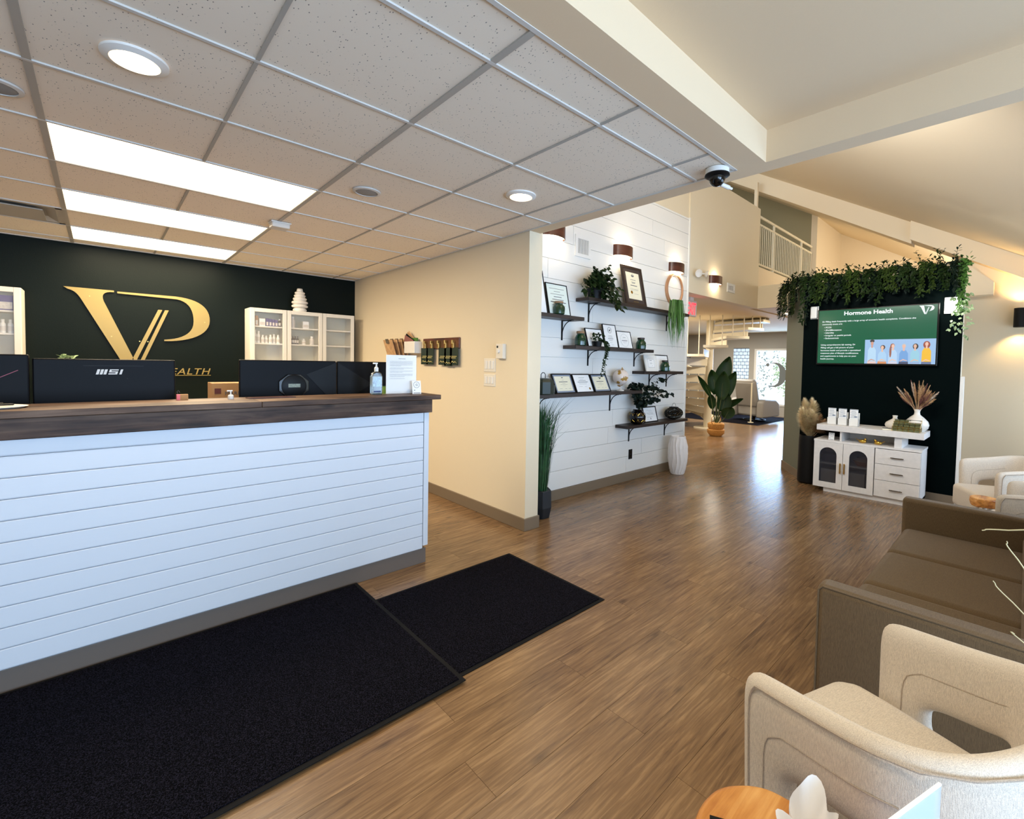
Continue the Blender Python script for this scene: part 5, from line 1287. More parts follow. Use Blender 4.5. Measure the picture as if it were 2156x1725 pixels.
for i, s_ in enumerate(('PCOS', '(Peri)Menopause', 'Infertility', 'Irregular or painful periods', 'Endometriosis')):
    stext('\u2022 '+s_, .055, .665-.051*i, .0225, 1.04, .0003)
for i, s_ in enumerate(('Using comprehensive lab testing, Dr', 'Pilling will get a full picture of your', 'hormone health and provide a specialized', 'treatment plan of lifestyle modifications', 'and supplements to help you on your', 'health journey.')):
    stext(s_, .028, .335-.053*i, .0225, 1.04, .0003)
# logo on the slide
def screen_poly(pts, mat, lift, name, parent):
    bm = B(); vs = [bm.verts.new((XS-lift, sx0-u*W_, SZ0+v*H_)) for u, v in pts]; bm.faces.new(vs); bmesh.ops.triangulate(bm, faces=bm.faces)
    o = make(name, bm, mat, None, norm=True); o.data.transform(Matrix.Translation((-t.location.x, -t.location.y, -t.location.z))); o.parent = parent; return o
def lg(pts): return [(.862+(a+.249)*.098, .845+(b-1.33)*.195) for a, b in pts]
for nm, q in (('logo', V), ('logo', [(.452, 1.905), (.486, 1.905), (.262, 1.33), (.236, 1.36)]), ('logo', P_), ('logo', [(.508, 1.905), (.540, 1.905), (.318, 1.31), (.286, 1.31)])):
    screen_poly(lg(q), M_scw, .0006, nm, scr)
# photograph of six seated women at the bottom right of the slide
ph = quadm('slide_photo', .435, 1.0, .0, .43, M_emit('photo_backdrop', sr(150, 186, 226), .72), .0005, t); 
ph.parent = scr; ph.matrix_parent_inverse = Matrix.Identity(4)
def ell(cu, cv, ru, rv, n_=14): return [(cu+ru*math.cos(2*PI*i/n_), cv+rv*math.sin(2*PI*i/n_)) for i in range(n_)]
skin = [sr(206, 150, 128), sr(232, 186, 160), sr(236, 190, 168), sr(228, 180, 160), sr(224, 178, 154), sr(234, 188, 166)]
hair = [sr(40, 26, 24), sr(60, 34, 28), sr(150, 84, 60), sr(196, 190, 186), sr(26, 22, 26), sr(150, 62, 40)]
tops = [sr(180, 214, 240), sr(168, 206, 238), sr(178, 210, 240), sr(110, 160, 216), sr(150, 202, 222), sr(240, 186, 30)]
legs = [sr(226, 196, 190), sr(210, 140, 90), sr(206, 206, 224), sr(60, 70, 104), sr(150, 176, 214), sr(96, 112, 150)]
for i in range(6):
    cu = .497+.087*i; hv = (.36, .285, .31, .30, .305, .34)[i]
    E_ = lambda nm, c: M_emit(nm, c, .70)
    screen_poly([(cu-.038, .0), (cu+.038, .0), (cu+.034, .06), (cu-.034, .06)], E_('photo_leg_%d' % i, legs[i]), .0008, 'slide_figure', ph)
    screen_poly([(cu-.036, .04), (cu+.036, .04), (cu+.034, hv-.12), (cu+.018, hv-.065), (cu-.018, hv-.065), (cu-.034, hv-.12)], E_('photo_top_%d' % i, tops[i]), .0010, 'slide_figure', ph)
    screen_poly([(cu-.030, .05), (cu-.004, .085), (cu+.028, .06), (cu+.028, .048), (cu-.004, .065), (cu-.028, .036)], E_('photo_skin_%d' % i, skin[i]), .0014, 'slide_figure', ph)
    hh = {0: [(cu, hv+.045, .020, .028)], 1: [(cu+.004, hv+.006, .020, .040)], 2: [(cu-.004, hv+.006, .018, .04), (cu-.020, hv-.10, .009, .10)], 3: [(cu, hv+.012, .016, .036)], 4: [(cu+.003, hv-.004, .022, .050)], 5: [(cu, hv-.012, .027, .062)]}[i]
    for q in hh: screen_poly(ell(*q), E_('photo_hair_%d' % i, hair[i]), .0012, 'slide_figure', ph)
    screen_poly(ell(cu, hv, .0125, .034), E_('photo_skin_%d' % i, skin[i]), .0016, 'slide_figure', ph)
    screen_poly([(cu-.006, hv-.03), (cu+.006, hv-.03), (cu+.008, hv-.075), (cu-.008, hv-.075)], E_('photo_skin_%d' % i, skin[i]), .0015, 'slide_figure', ph)

t = thing('puck_lamp', 'unlit white square wall lamp left of the television', 'wall lamp', (XT, 1.765, 2.07), group='square wall lamps on the feature wall')
make('housing', box(B(), -.05, -.0, -.035, .035, -.07, .07), M_white, t, bevel=.012, seg=3); make('back_plate', box(B(), -.006, 0, -.042, .042, -.075, .075), M_white, t)
t = thing('puck_lamp', 'glowing white square wall lamp right of the television', 'wall lamp', (XT, .545, 2.065), group='square wall lamps on the feature wall')
make('housing', box(B(), -.05, -.01, -.045, .045, -.075, .075), M_emit('cool_lamp_glow', sr(250, 252, 240), 7.0), t, bevel=.014, seg=3); make('back_plate', box(B(), -.012, 0, -.05, .05, -.08, .08), M_white, t)
l = bpy.data.lights.new('puck_light', 'POINT'); l.energy = 2.5; l.color = (1, .98, .9); l.shadow_soft_size = .05; o = bpy.data.objects.new('puck_light', l); C.objects.link(o); o.location = (XT-.10, .545, 2.065)

# vine garland over the feature wall
t = thing('vine_garland', 'dense hanging greenery garland along the top of the feature wall', 'plant', (6.05, 1.2, 2.42))
rg = random.Random(77)
path = [(6.03, .42), (6.03, 1.15), (6.02, 1.90), (6.30, 2.10), (6.60, 2.30)]
segs = []; tot = 0
for a, b in zip(path, path[1:]):
    l_ = math.hypot(b[0]-a[0], b[1]-a[1]); segs.append((tot, l_, a, b)); tot += l_
def onpath(s):
    for s0, l_, a, b in segs:
        if s <= s0+l_+1e-6:
            q = (s-s0)/l_; return Vector((a[0]+(b[0]-a[0])*q, a[1]+(b[1]-a[1])*q, 0)), Vector((b[0]-a[0], b[1]-a[1], 0)).normalized()
    return Vector((*path[-1], 0)), Vector((0, 1, 0))
NS = 62
for k in range(NS):
    s = tot*(k+.5)/NS+rg.uniform(-.01, .01); s = min(max(s, 0), tot)
    p, dr = onpath(s); nrm = Vector((-dr.y, dr.x, 0))
    if nrm.x > 0: nrm = -nrm
    ln_ = rg.uniform(.18, .34)
    if p.y < .485: ln_ = rg.uniform(.45, .72)
    elif p.y < .63: ln_ = rg.uniform(.20, .28)
    if 1.80 < p.y < 1.87 and s < 1.6: ln_ = .55
    if s > 1.5: ln_ = rg.uniform(.30, .44)
    topz = 2.47+rg.uniform(-.02, .05)
    depth_ = rg.uniform(.015, .085)
    pts = [p-nrm*.05+Vector((0, 0, topz-.05)), p+nrm*depth_*.6+Vector((0, 0, topz)), p+nrm*depth_+Vector((0, 0, topz-ln_*.4)), p+nrm*depth_*.9+dr*rg.uniform(-.04, .04)+Vector((0, 0, topz-ln_))]
    bs = B(); tube(bs, pts, .0022, 4); bm = B(); n_ = int(24+ln_*150)
    mt_ = M_leafg if (k*7) % 9 in (0, 4) else M_leafd if k % 3 else M_leafe
    if k < 2: mt_ = M_leafs
    for i in range(n_):
        q = i/(n_-1)*2.999; j = int(q); pp = pts[j].lerp(pts[j+1], q-j)+dr*rg.uniform(-.018, .018)
        d = nrm*rg.uniform(.0, 1)+dr*rg.uniform(-1, 1)+Vector((0, 0, rg.uniform(-1.2, .1)))
        leaf(bm, pp, d, nrm+Vector((0, 0, .4)), rg.uniform(.032, .052), rg.uniform(.017, .027), .15)
    for i in range(5):
        pp = p+nrm*rg.uniform(-.05, .05)+dr*rg.uniform(-.04, .04)+Vector((0, 0, topz+rg.uniform(-.02, .05)))
        leaf(bm, pp, Vector((rg.uniform(-1, 1), rg.uniform(-1, 1), rg.uniform(.1, 1.2))), (0, 0, 1), .045, .022, .1)
    v = make('vine', bs, M_stem, t, world=True)
    f = make('leaves', bm, mt_, None, norm=False); f.data.transform(Matrix.Translation(-Vector(t.location))); f.parent = v; f['kind'] = 'stuff'
for k in range(10):      # sprigs standing up from the top
    s = (.12, .2, .27, .34, .62, .72, 1.0, 1.3, 1.5, 1.75)[k]; p, dr = onpath(s); bm = B()
    a = Vector((rg.uniform(-.3, .3), rg.uniform(-.6, .6), 1)).normalized(); pts = [p+Vector((0, 0, 2.45)), p+a*.09+Vector((0, 0, 2.45)), p+a*(.20 if k < 4 else .13)+Vector((0, 0, 2.44))]
    tube(bm, pts, .002, 4)
    for i in range(16):
        q = i/15*1.999; j = int(q); leaf(bm, pts[j].lerp(pts[j+1], q-j), Vector((rg.uniform(-1, 1), rg.uniform(-1, 1), rg.uniform(-.1, 1))), (0, 0, 1), .042, .018, .1)
    make('sprig', bm, M_leafd, t, world=True, norm=False)
bm = B()
for k in range(70):
    leaf(bm, (6.045-rg.uniform(0, .06), .47+rg.uniform(-.08, .07), 1.75+rg.uniform(0, .42)), (rg.uniform(-1, 0), rg.uniform(-1, 1), rg.uniform(-1, .4)), (-1, 0, .3), .045, .024)
f = make('pale_trailing_leaves', bm, M_variegated, t, world=True, norm=False); f['kind'] = 'stuff'

# console under the television
YL, YR = 1.595, .668; XF, XB = 5.66, 6.05
t = thing('console_cabinet', 'whitewashed console with two arched glass doors and three drawers', 'cabinet', (5.86, 1.13, 0))
z0, z1 = .125, .640
make('plinth', box(B(), XF+.03, XB-.01, YR+.04, YL-.10, .0748, z0), M_cons, t, world=True)
bm = B(); box(bm, XF+.02, XB, YR, YR+.02, z0, z1-.02); box(bm, XF+.02, XB, YL-.02, YL, z0, z1-.02); box(bm, XF+.02, XB, YR, YL, z0, z0+.02); box(bm, XF+.01, XB+.005, YR-.004, YL+.004, z1-.02, z1); box(bm, XF+.02, XB, 1.020, 1.038, z0, z1-.02); box(bm, XB-.012, XB, YR, YL, z0, z1-.02)
make('carcass', bm, M_cons, t, world=True)
make('shelf', box(B(), XF+.04, XB-.01, 1.04, YL-.02, .375, .39), M_cons, t, world=True)
def archdoor(ya, yb):
    # outer frame with an arched opening, built as an outline with a hole bridged at the bottom
    m_ = .062; a, b = ya+m_*.9, yb-m_*.9; r_ = (b-a)/2; cz = z1-.022-.055-r_; zb = z0+.06
    arch = [(a, zb)]+[((a+b)/2-r_*math.cos(PI*k/16), cz+r_*math.sin(PI*k/16)) for k in range(17)]+[(b, zb)]
    bm = B()
    outer_l = (ya, z0); top = z1-.022
    # left stile, right stile, bottom, and top spandrels as quads
    prism(bm, [(ya, z0), (a, z0), (a, cz), (ya, cz)], XF, XF+.018, 'yz'); prism(bm, [(b, z0), (yb, z0), (yb, cz), (b, cz)], XF, XF+.018, 'yz')
    prism(bm, [(a, z0), (b, z0), (b, zb), (a, zb)], XF, XF+.018, 'yz')
    for k in range(16):
        p, q = arch[1+k], arch[2+k]
        u0 = ya if k == 0 else ya+(yb-ya)*((p[0]-a)/(b-a)); u1 = yb if k == 15 else ya+(yb-ya)*((q[0]-a)/(b-a))
        prism(bm, [p, q, (u1, top), (u0, top)], XF, XF+.018, 'yz')
    prism(bm, [(ya, cz), (a, cz), (ya, top)], XF, XF+.018, 'yz'); prism(bm, [(yb, cz), (b, cz), (yb, top)], XF, XF+.018, 'yz')
    d = make('door', bm, M_cons, t, world=True)
    bm = B(); prism(bm, arch, XF+.008, XF+.011, 'yz')
    g = make('glass_pane', bm, pmat('door_glass', (.03, .03, .04), .05, alpha=.5, spec=.4), None); g.data.transform(Matrix.Translation(-Vector(t.location))); g.parent = d
    return d
d1 = archdoor(1.318, YL-.003); d2 = archdoor(1.042, 1.314)
for d, y in ((d1, 1.335), (d2, 1.297)):
    bm = B(); box(bm, XF-.022, XF-.014, y-.007, y+.007, .30, .41); box(bm, XF-.016, XF, y-.005, y+.005, .31, .325); box(bm, XF-.016, XF, y-.005, y+.005, .385, .40)
    h_ = make('handle', bm, M_brass, None, bevel=.002); h_.data.transform(Matrix.Translation(-Vector(t.location))); h_.parent = d
zz = [z0+.004, .300, .462, z1-.024]
for a, b in zip(zz, zz[1:]):
    dr_ = make('drawer', box(B(), XF, XF+.018, YR+.004, 1.034, a+.002, b-.002), M_cons, t, world=True, bevel=.0015)
    bm = B(); box(bm, XF-.022, XF-.014, .80, .905, (a+b)/2-.004, (a+b)/2+.004); box(bm, XF-.016, XF, .815, .823, (a+b)/2-.003, (a+b)/2+.003); box(bm, XF-.016, XF, .882, .890, (a+b)/2-.003, (a+b)/2+.003)
    h_ = make('handle', bm, pmat('dark_brass', sr(110, 96, 80), .35, metal=.8), None); h_.data.transform(Matrix.Translation(-Vector(t.location))); h_.parent = dr_
bm = B(); box(bm, XF+.03, XB, 1.34, 1.358, z1, .745); box(bm, XB-.02, XB, .87, 1.35, z1, .745)
box(bm, XF+.03, XB, .826, .886, z1, .745) 
make('riser', bm, M_cons, t, world=True)
make('top_slab', box(B(), XF, XB, .653, 1.575, .745, .805), M_cons, t, world=True, bevel=.002)
# things inside the console
def bk(x, y, z, sx_, sy_, sz_, col, nm, label, cat, grp, name='book'):
    q = thing(name, label, cat, (x, y, z), group=grp); make('cover', box(B(), -sx_/2, sx_/2, -sy_/2, sy_/2, 0, sz_), pmat(nm, col, .6), q, bevel=.002)
    make('pages', box(B(), -sx_/2+.004, sx_/2+.001, -sy_/2+.003, sy_/2-.003, .003, sz_-.003), M_paper, q)
gi = 'things behind the arched console doors'
bk(5.82, 1.45, .147, .20, .17, .17, sr(214, 208, 204), 'pale_box', 'pale file box on the lower shelf behind the left arched door', 'box', gi, 'file_box')
bk(5.76, 1.375, .147, .18, .02, .16, sr(80, 60, 56), 'brown_book', 'dark upright book beside the pale file box', 'book', gi)
bk(5.80, 1.20, .147, .20, .16, .17, sr(216, 206, 196), 'cream_box', 'cream patterned box on the lower shelf behind the right arched door', 'box', gi, 'file_box')
bk(5.76, 1.11, .147, .17, .018, .18, sr(36, 30, 34), 'black_book', 'black spined book behind the right arched door', 'book', gi)
bk(5.76, 1.09, .147, .17, .018, .175, sr(180, 60, 70), 'pink_book', 'pink spined book beside the black one', 'book', gi)
bk(5.83, 1.46, .392, .16, .16, .085, sr(46, 48, 62), 'navy_box', 'stack of dark blue booklets on the upper shelf behind the left door', 'booklets', gi, 'booklets')
q = thing('orange_basket', 'orange bowl of packets on the upper shelf behind the right arched door', 'bowl', (5.80, 1.17, .392), group=gi)
bm = B(); lathe(bm, [(.05, 0), (.09, .05), (.085, .05), (.045, .006)], 20, cap=False); lathe(bm, [(.001, .004), (.05, .004)], 20, cap=False); make('bowl', bm, pmat('orange_plastic', sr(208, 128, 30), .4), q, smooth=True)
for k in range(3): make('packet', box(B(), -.06+.03*k, -.02+.03*k, -.05, .05, .045+.012*k, .06+.012*k), M_pampasb, q)
# three white boxes with cards
for k, y in enumerate((1.462, 1.362, 1.258)):
    lab = ['left of three white leaflet boxes on the console', 'middle of three white leaflet boxes on the console', 'right of three white leaflet boxes on the console'][k]
    q = thing('leaflet_box', lab, 'box', (5.80, y, .805), group='white leaflet boxes on the console')
    bm = B(); box(bm, -.03, -.026, -.044, .044, 0, .075); box(bm, .026, .03, -.044, .044, 0, .14); box(bm, -.03, .03, -.044, -.040, 0, .075); box(bm, -.03, .03, .040, .044, 0, .075); box(bm, -.03, .03, -.044, .044, 0, .003)
    make('holder', bm, M_white, q, bevel=.001)
    make('leaflet', box(B(), -.004, .012, -.036+.004, .042, .01, .178), M_paper, q)
    bm = B()
    for r__ in range(6): box(bm, -.0048, -.004, -.02+.003*(r__ % 3), .034-.006*(r__ % 2), .09+.013*r__, .093+.013*r__)
    box(bm, -.0048, -.004, -.028, .0, .095, .104); box(bm, -.0048, -.004, -.034, .042, .172, .177); make('printed_lines', bm, pmat('blue_grey_ink', sr(110, 126, 150), .7), q)
def bulbvase(x, y, z, r, h, label):
    q = thing('white_vase', label, 'vase', (x, y, z), group='white bulb vases on the console')
    bm = B(); lathe(bm, [(.001, 0), (r*.62, 0), (r*.92, h*.14), (r, h*.30), (r*.90, h*.46), (r*.55, h*.64), (r*.26, h*.76), (r*.22, h*.88), (r*.27, h), (r*.20, h*.99), (r*.16, h*.85)], 32, cap=False)
    make('body', bm, M_whitec, q, smooth=True); bm = B(); torus(bm, (0, 0, h), r*.235, r*.035, 'z', 24, 6); make('rim', bm, M_whitec, q, smooth=True)
bulbvase(5.92, .925, .805, .085, .135, 'small white bulb vase behind the gold organiser')
bulbvase(5.90, .745, .805, .100, .215, 'large white bulb vase holding dried pampas on the console')
q = thing('dried_bouquet', 'dried pampas and mauve bunny-tail bouquet in the large white vase', 'plant', (5.90, .745, 1.00))
rg = random.Random(88)
def plume(bm, base, tip, r, n_, rg, ln_):
    base, tip = Vector(base), Vector(tip); d = (tip-base).normalized()
    for i in range(n_):
        q_ = rg.random(); p = base.lerp(tip, q_); o_ = Vector((rg.uniform(-1, 1), rg.uniform(-1, 1), rg.uniform(-1, 1))); o_ -= d*o_.dot(d); o_.normalize()
        rr_ = r*math.sin(PI*min(.95, q_*.8+.15)); e = p+o_*rr_+d*ln_*rg.uniform(.4, 1); s_ = o_.cross(d)*.0022
        vs = [bm.verts.new(p-s_), bm.verts.new(p+s_), bm.verts.new(e)]; bm.faces.new(vs)
for k in range(52):
    a = rg.uniform(-1.05, 1.05); dep = rg.uniform(-.12, .12); L0 = rg.uniform(.16, .30); 
    tip = Vector((dep, -math.sin(a)*L0*.62, math.cos(a)*L0*(1.0 if abs(a) < .5 else .85)+.02)); bs_ = tip*.42
    if k in (0, 1): tip = Vector((0, (.17, -.155)[k], (.235, .20)[k])); bs_ = tip*.55
    if k == 2: tip = Vector((0, .055, .285)); bs_ = tip*.5
    bm = B(); tube(bm, [(0, 0, -.04), bs_*.6, bs_], .0012, 3); plume(bm, bs_, tip, .016 if k > 1 else .018, 130, rg, .022)
    make('stem', bm, M_dry3 if k < 3 else (M_dry1, M_dry2, M_dry1, M_pampasb)[k % 4], q, norm=False)
# gold tiered organiser
q = thing('card_organiser', 'black and gold tiered wire card organiser on the console', 'organiser', (5.78, .80, .805))
ys0, ys1 = -.105, .115
for k in range(4):
    x_ = -.06+.035*k; zt = .045+.022*k
    make('card_row', box(B(), x_, x_+.022, ys0+.004, ys1-.004, .002, zt-.006), pmat('olive_card', sr(92, 92, 52), .6, vary=.5, vscale=60), q)
    bm = B()
    for zz_ in (zt, zt*.6): tube(bm, [(x_-.004, ys0, zz_), (x_-.004, ys1, zz_)], .0022, 4)
    for j in range(6): yv = ys0+(ys1-ys0)*j/5; tube(bm, [(x_-.004, yv, 0), (x_-.004, yv, zt)], .002, 4)
    make('wire_tier', bm, M_glossblack if k % 2 else M_goldm, q)
for y_ in (ys0, ys1):
    bm = B()
    for k in range(4): x_ = -.06+.035*k; zt = .045+.022*k; tube(bm, [(x_-.004, y_, zt), (x_+.031, y_, zt)], .003, 4); tube(bm, [(x_+.031, y_, zt), (x_+.031, y_, zt+.022)], .003, 4); tube(bm, [(x_, y_, 0), (x_, y_, zt)], .003, 4)
    make('side_wires', bm, pmat('cream_wire', sr(226, 208, 160), .4), q)
q = thing('business_cards', 'small stack of cards lying left of the gold organiser', 'cards', (5.76, .955, .805), .2)
make('stack', box(B(), -.03, .03, -.045, .045, 0, .012), M_cream_paper, q); make('top_card', box(B(), -.026, .034, -.045, .045, .012, .014), M_ink, q)
def bird(y, s_, label):
    q = thing('gold_bird', label, 'figurine', (5.75, y, z1+.0), group='gold bird figurines in the console niche')
    bm = B(); bmesh.ops.create_uvsphere(bm, u_segments=16, v_segments=10, radius=1)
    for v in bm.verts: v.co = Vector((v.co.x*.018, v.co.y*.036, v.co.z*.018*(1 if v.co.z > 0 else 1.1)+.020-abs(v.co.y)**2*.0))
    make('body', bm, M_goldm, q, smooth=True)
    bm = B(); bmesh.ops.create_uvsphere(bm, u_segments=12, v_segments=8, radius=.0125); bmesh.ops.translate(bm, vec=(0, s_*.024, .042), verts=bm.verts); make('head', bm, M_goldm, q, smooth=True)
    bm = B(); tube(bm, [(0, s_*.034, .042), (0, s_*.048, .040)], .0035, 6, taper=.1); make('beak', bm, M_black, q)
    bm = B(); tube(bm, [(0, -s_*.028, .022), (0, -s_*.062, .045)], .005, 6, taper=.4); make('tail', bm, M_goldm, q)
bird(1.165, -1, 'gold bird figurine facing right in the console niche'); bird(1.03, 1, 'gold bird figurine facing left in the console niche')
c_ = smallcard(5.72, 1.445, z1, -PI/2, 'small white review card on the left end of the console', 1.0)
# pampas in a tall dark pot
q = thing('pampas_planter', 'fluffy cream pampas grass in a tall black planter beside the console', 'plant', (5.965, 1.735, .0748))
bm = B(); lathe(bm, [(.085, 0), (.11, .02), (.105, .52), (.10, .56), (.085, .555), (.085, .50)], 28); make('planter', bm, M_glossblack if False else M_black, q, smooth=True)
for k in range(13):
    a = 2*PI*k/13; r_ = rg.uniform(.02, .09); base = Vector((-.02+r_*.3*math.cos(a), r_*.5*math.sin(a), .545+rg.uniform(-.02, .16))); tip = base+Vector((-.03+.5*r_*math.cos(a), .02+.7*r_*math.sin(a), rg.uniform(.20, .32)))
    bm = B(); tube(bm, [(0, 0, .45), base], .002, 4); plume(bm, base, tip, .085, 900, rg, .05); make('plume', bm, M_pampas, q, norm=False)
for k in range(3):
    base = Vector((-.02, -.05-.02*k, .60)); tip = base+Vector((-.02, -.07-.02*k, .20-.05*k)); bm = B(); tube(bm, [(0, 0, .48), base], .002, 4); plume(bm, base, tip, .07, 500, rg, .04); make('plume', bm, M_pampasb, q, norm=False)

# the television group was built at too short a depth: scale it outward about the camera position, standing on the floor against the wall at x = 6.44
KS = 1.056
done = set()
def bake(o):
    if o.type == 'MESH' and o.data.name not in done:
        done.add(o.data.name); o.data.transform(Matrix.Scale(KS, 4))
    for ch in o.children:
        ch.location = ch.location*KS; bake(ch)
for o in [x for x in bpy.data.objects if x.parent is None and x.name not in TV0]:
    o.location = o.location*KS - Vector((0, 0, 0.0748*KS)); bake(o)

# ------------------------------------------------------------------ entrance mats
def matt(name, label, x0, x1, y0, y1, z0):
    t = thing(name, label, 'mat', ((x0+x1)/2, (y0+y1)/2, z0), group='black entrance mats')
    make('rubber_border', box(B(), x0, x1, y0, y1, z0, z0+.004), M_rubber, t, world=True, bevel=.001, seg=1)
    make('carpet', box(B(), x0+.022, x1-.022, y0+.022, y1-.022, z0+.003, z0+.009), M_rug, t, world=True, bevel=.002)
matt('entrance_mat', 'black carpet mat reaching past the end of the desk, partly under the other mat', .80, 2.162, 1.70, 2.60, .0005)
matt('entrance_mat', 'large black carpet mat along the front of the reception desk', -2.3, 1.143, 1.655, 2.862, .0105)

# ------------------------------------------------------------------ sofa
t = thing('sofa', 'taupe three-seat sofa with square arms', 'sofa', (2.83, .05, 0))
for x0, x1 in ((1.925, 2.02), (3.65, 3.745)):
    bm = box(B(), x0, x1, -.45, .515, .05, .605); a_ = make('armrest', bm, M_sofa, t, world=True, bevel=.022, seg=3, smooth=True)
    xo = x0+.004 if x0 < 3 else x0+.004
    if x0 > 3: continue
    bm = B(); tube(bm, [(xo, .509, .07), (xo, .509, .585), (xo, .495, .600), (xo, -.44, .600)], .0035, 6); p_ = make('piping', bm, M_sofa, None); p_.data.transform(Matrix.Translation(-Vector(t.location))); p_.parent = a_
make('base_frame', box(B(), 2.02, 3.65, -.40, .485, .06, .27), M_sofa, t, world=True, bevel=.01)
make('back_frame', box(B(), 2.02, 3.65, -.45, -.25, .06, .78), M_sofa, t, world=True, bevel=.03, seg=3, smooth=True)
for k in range(3):
    x0 = 2.022+.5427*k; x1 = x0+.5407
    bm = box(B(), x0, x1, -.20, .50, .27, .425); make('seat_cushion', bm, M_sofa, t, world=True, bevel=.035, seg=4, smooth=True)
    bm = B(); box(bm, x0, x1, 0, .20, 0, .44, Matrix.Translation((0, -.21, .40)) @ Matrix.Rotation(.16, 4, 'X')); make('back_cushion', bm, M_sofa, t, world=True, bevel=.06, seg=4, smooth=True)
for x in (2.0, 3.67):
    for y in (-.4, .45): make('leg', box(B(), x-.02, x+.02, y-.02, y+.02, 0, .06), M_black, t, world=True)

# ------------------------------------------------------------------ barrel armchairs
def barrel_chair(name, label, loc, rz, group='oatmeal barrel armchairs'):
    t = thing(name, label, 'armchair', loc, rz, group=group)
    # plan path: left arm front -> back -> right arm front
    P_2 = []
    for y in (.25, .20, .12, .05, -.01, -.05): P_2.append((-.265-.0*y, y))
    for k in range(1, 8):
        a = PI+PI*k/8; P_2.append((.265*math.cos(a), -.05+.145*math.sin(a)))
    for y in (-.05, -.01, .05, .12, .20, .25): P_2.append((.265, y))
    n_ = len(P_2); rows = 7
    def rim(i):
        q = abs(i-(n_-1)/2)/((n_-1)/2)      # 1 at the fronts, 0 at the back
        return .755-.085*q**1.3
    bm = B(); G_ = []
    for i, (x, y) in enumerate(P_2):
        col = []
        zt = rim(i)
        for j in range(rows):
            z = [.13, .30, .41, .47, zt-.20, zt-.09, zt][j]
            lean = 1+.10*(z-.3) if True else 1
            col.append(bm.verts.new((x*lean, y*(lean if y < -.05 else 1)+(0 if y < .2 else .02*(z-.4)), z)))
        G_.append(col)
    hole = {(i, j) for i in (2, 3, 4) for j in (2, 3)} | {(n_-2-i, j) for i in (2, 3, 4) for j in (2, 3)}
    for i in range(n_-1):
        for j in range(rows-1):
            if (i, j) in hole: continue
            bm.faces.new((G_[i][j], G_[i+1][j], G_[i+1][j+1], G_[i][j+1]))
    o = make('shell', bm, M_chair, t, smooth=True, norm=True)
    sm = o.modifiers.new('solid', 'SOLIDIFY'); sm.thickness = .062; sm.offset = 0
    sb = o.modifiers.new('sub', 'SUBSURF'); sb.levels = 2; sb.render_levels = 2
    # piping just under the rim, outside, and the inset seam panel lines
    def outp(i, z, off):
        i0 = int(i); f = i-i0; i1 = min(i0+1, n_-1); x = P_2[i0][0]*(1-f)+P_2[i1][0]*f; y = P_2[i0][1]*(1-f)+P_2[i1][1]*f
        lean = 1+.10*(z-.3); d = Vector((x, y+.05 if y < -.05 else 0, 0)); d = d.normalized() if d.length > 1e-6 else Vector((0, -1, 0))
        return Vector((x*lean, y*(lean if y < -.05 else 1)+(0 if y < .2 else .02*(z-.4)), z))+d*off
    i0_ = .62; e_ = n_-1
    pts = [outp(i0_-.05, z, .030) for z in (.16, .3, .45, .56)]+[outp(i0_, rim(0)-.05, .030), outp(i0_+.12, rim(0)-.030, .030)]+[outp(i0_+.35+(e_-2*i0_-.7)*k/70, rim(i0_+.35+(e_-2*i0_-.7)*k/70)-.022, .0305) for k in range(71)]+[outp(e_-i0_-.12, rim(0)-.030, .030), outp(e_-i0_, rim(0)-.05, .030)]+[outp(e_-i0_+.05, z, .030) for z in (.56, .45, .3, .16)]
    make('piping', tube(B(), pts, .0026, 6), M_piping, t, smooth=True)
    for sd in (0, 1):
        for off in (.0312, -.0312):
            cp = [(1.25, .16), (1.25, .30), (1.25, .44), (1.25, rim(1)-.165), (1.29, rim(1)-.140), (1.38, rim(1)-.120), (1.55, rim(1)-.108), (1.8, rim(1.8)-.104)]+[(1.8+.35*k, rim(1.8+.35*k)-.103) for k in range(1, 12)]
            pts = [outp(i if not sd else n_-1-i, z, off) for i, z in cp]
            make('seam_line', tube(B(), pts, .0016, 5), M_piping, t, smooth=True)
    bm = B(); pr = []
    sh = [(-.232, -.05)]+[(-.232+.0, .20), (-.225, .29), (-.18, .33), (.18, .33), (.225, .29), (.232, .20), (.232, -.05)]+[(.232*math.cos(a), -.05+.115*math.sin(a)) for a in [-PI*k/8 for k in range(1, 8)]]
    prism(bm, sh, .30, .475, 'xy'); make('seat_cushion', bm, M_chair, t, bevel=.03, seg=4, smooth=True)
    bm = B(); prism(bm, [(x*.96, y*.95) for x, y in sh], .09, .30, 'xy'); make('seat_base', bm, M_chair, t, bevel=.012, seg=2, smooth=True)
    for x in (-.2, .2):
        for y in (-.08, .24): make('leg', tube(B(), [(x, y, 0), (x, y, .10)], .016, 8), M_black, t)
    return t
ch = barrel_chair('armchair', 'oatmeal barrel armchair with cut-out arms in front of the sofa', (1.322, .118, 0), math.radians(-19.5))
c2 = copy_tree(ch); c2.location = (5.12, .02, 0); c2.rotation_euler = (0, 0, math.radians(25.6)); c2['label'] = 'far oatmeal barrel armchair nearest the feature wall, turned toward the room'
c3 = copy_tree(ch); c3.location = (4.17, -.17, 0); c3.rotation_euler = (0, 0, math.radians(-4)); c3['label'] = 'oatmeal barrel armchair directly behind the far sofa arm'

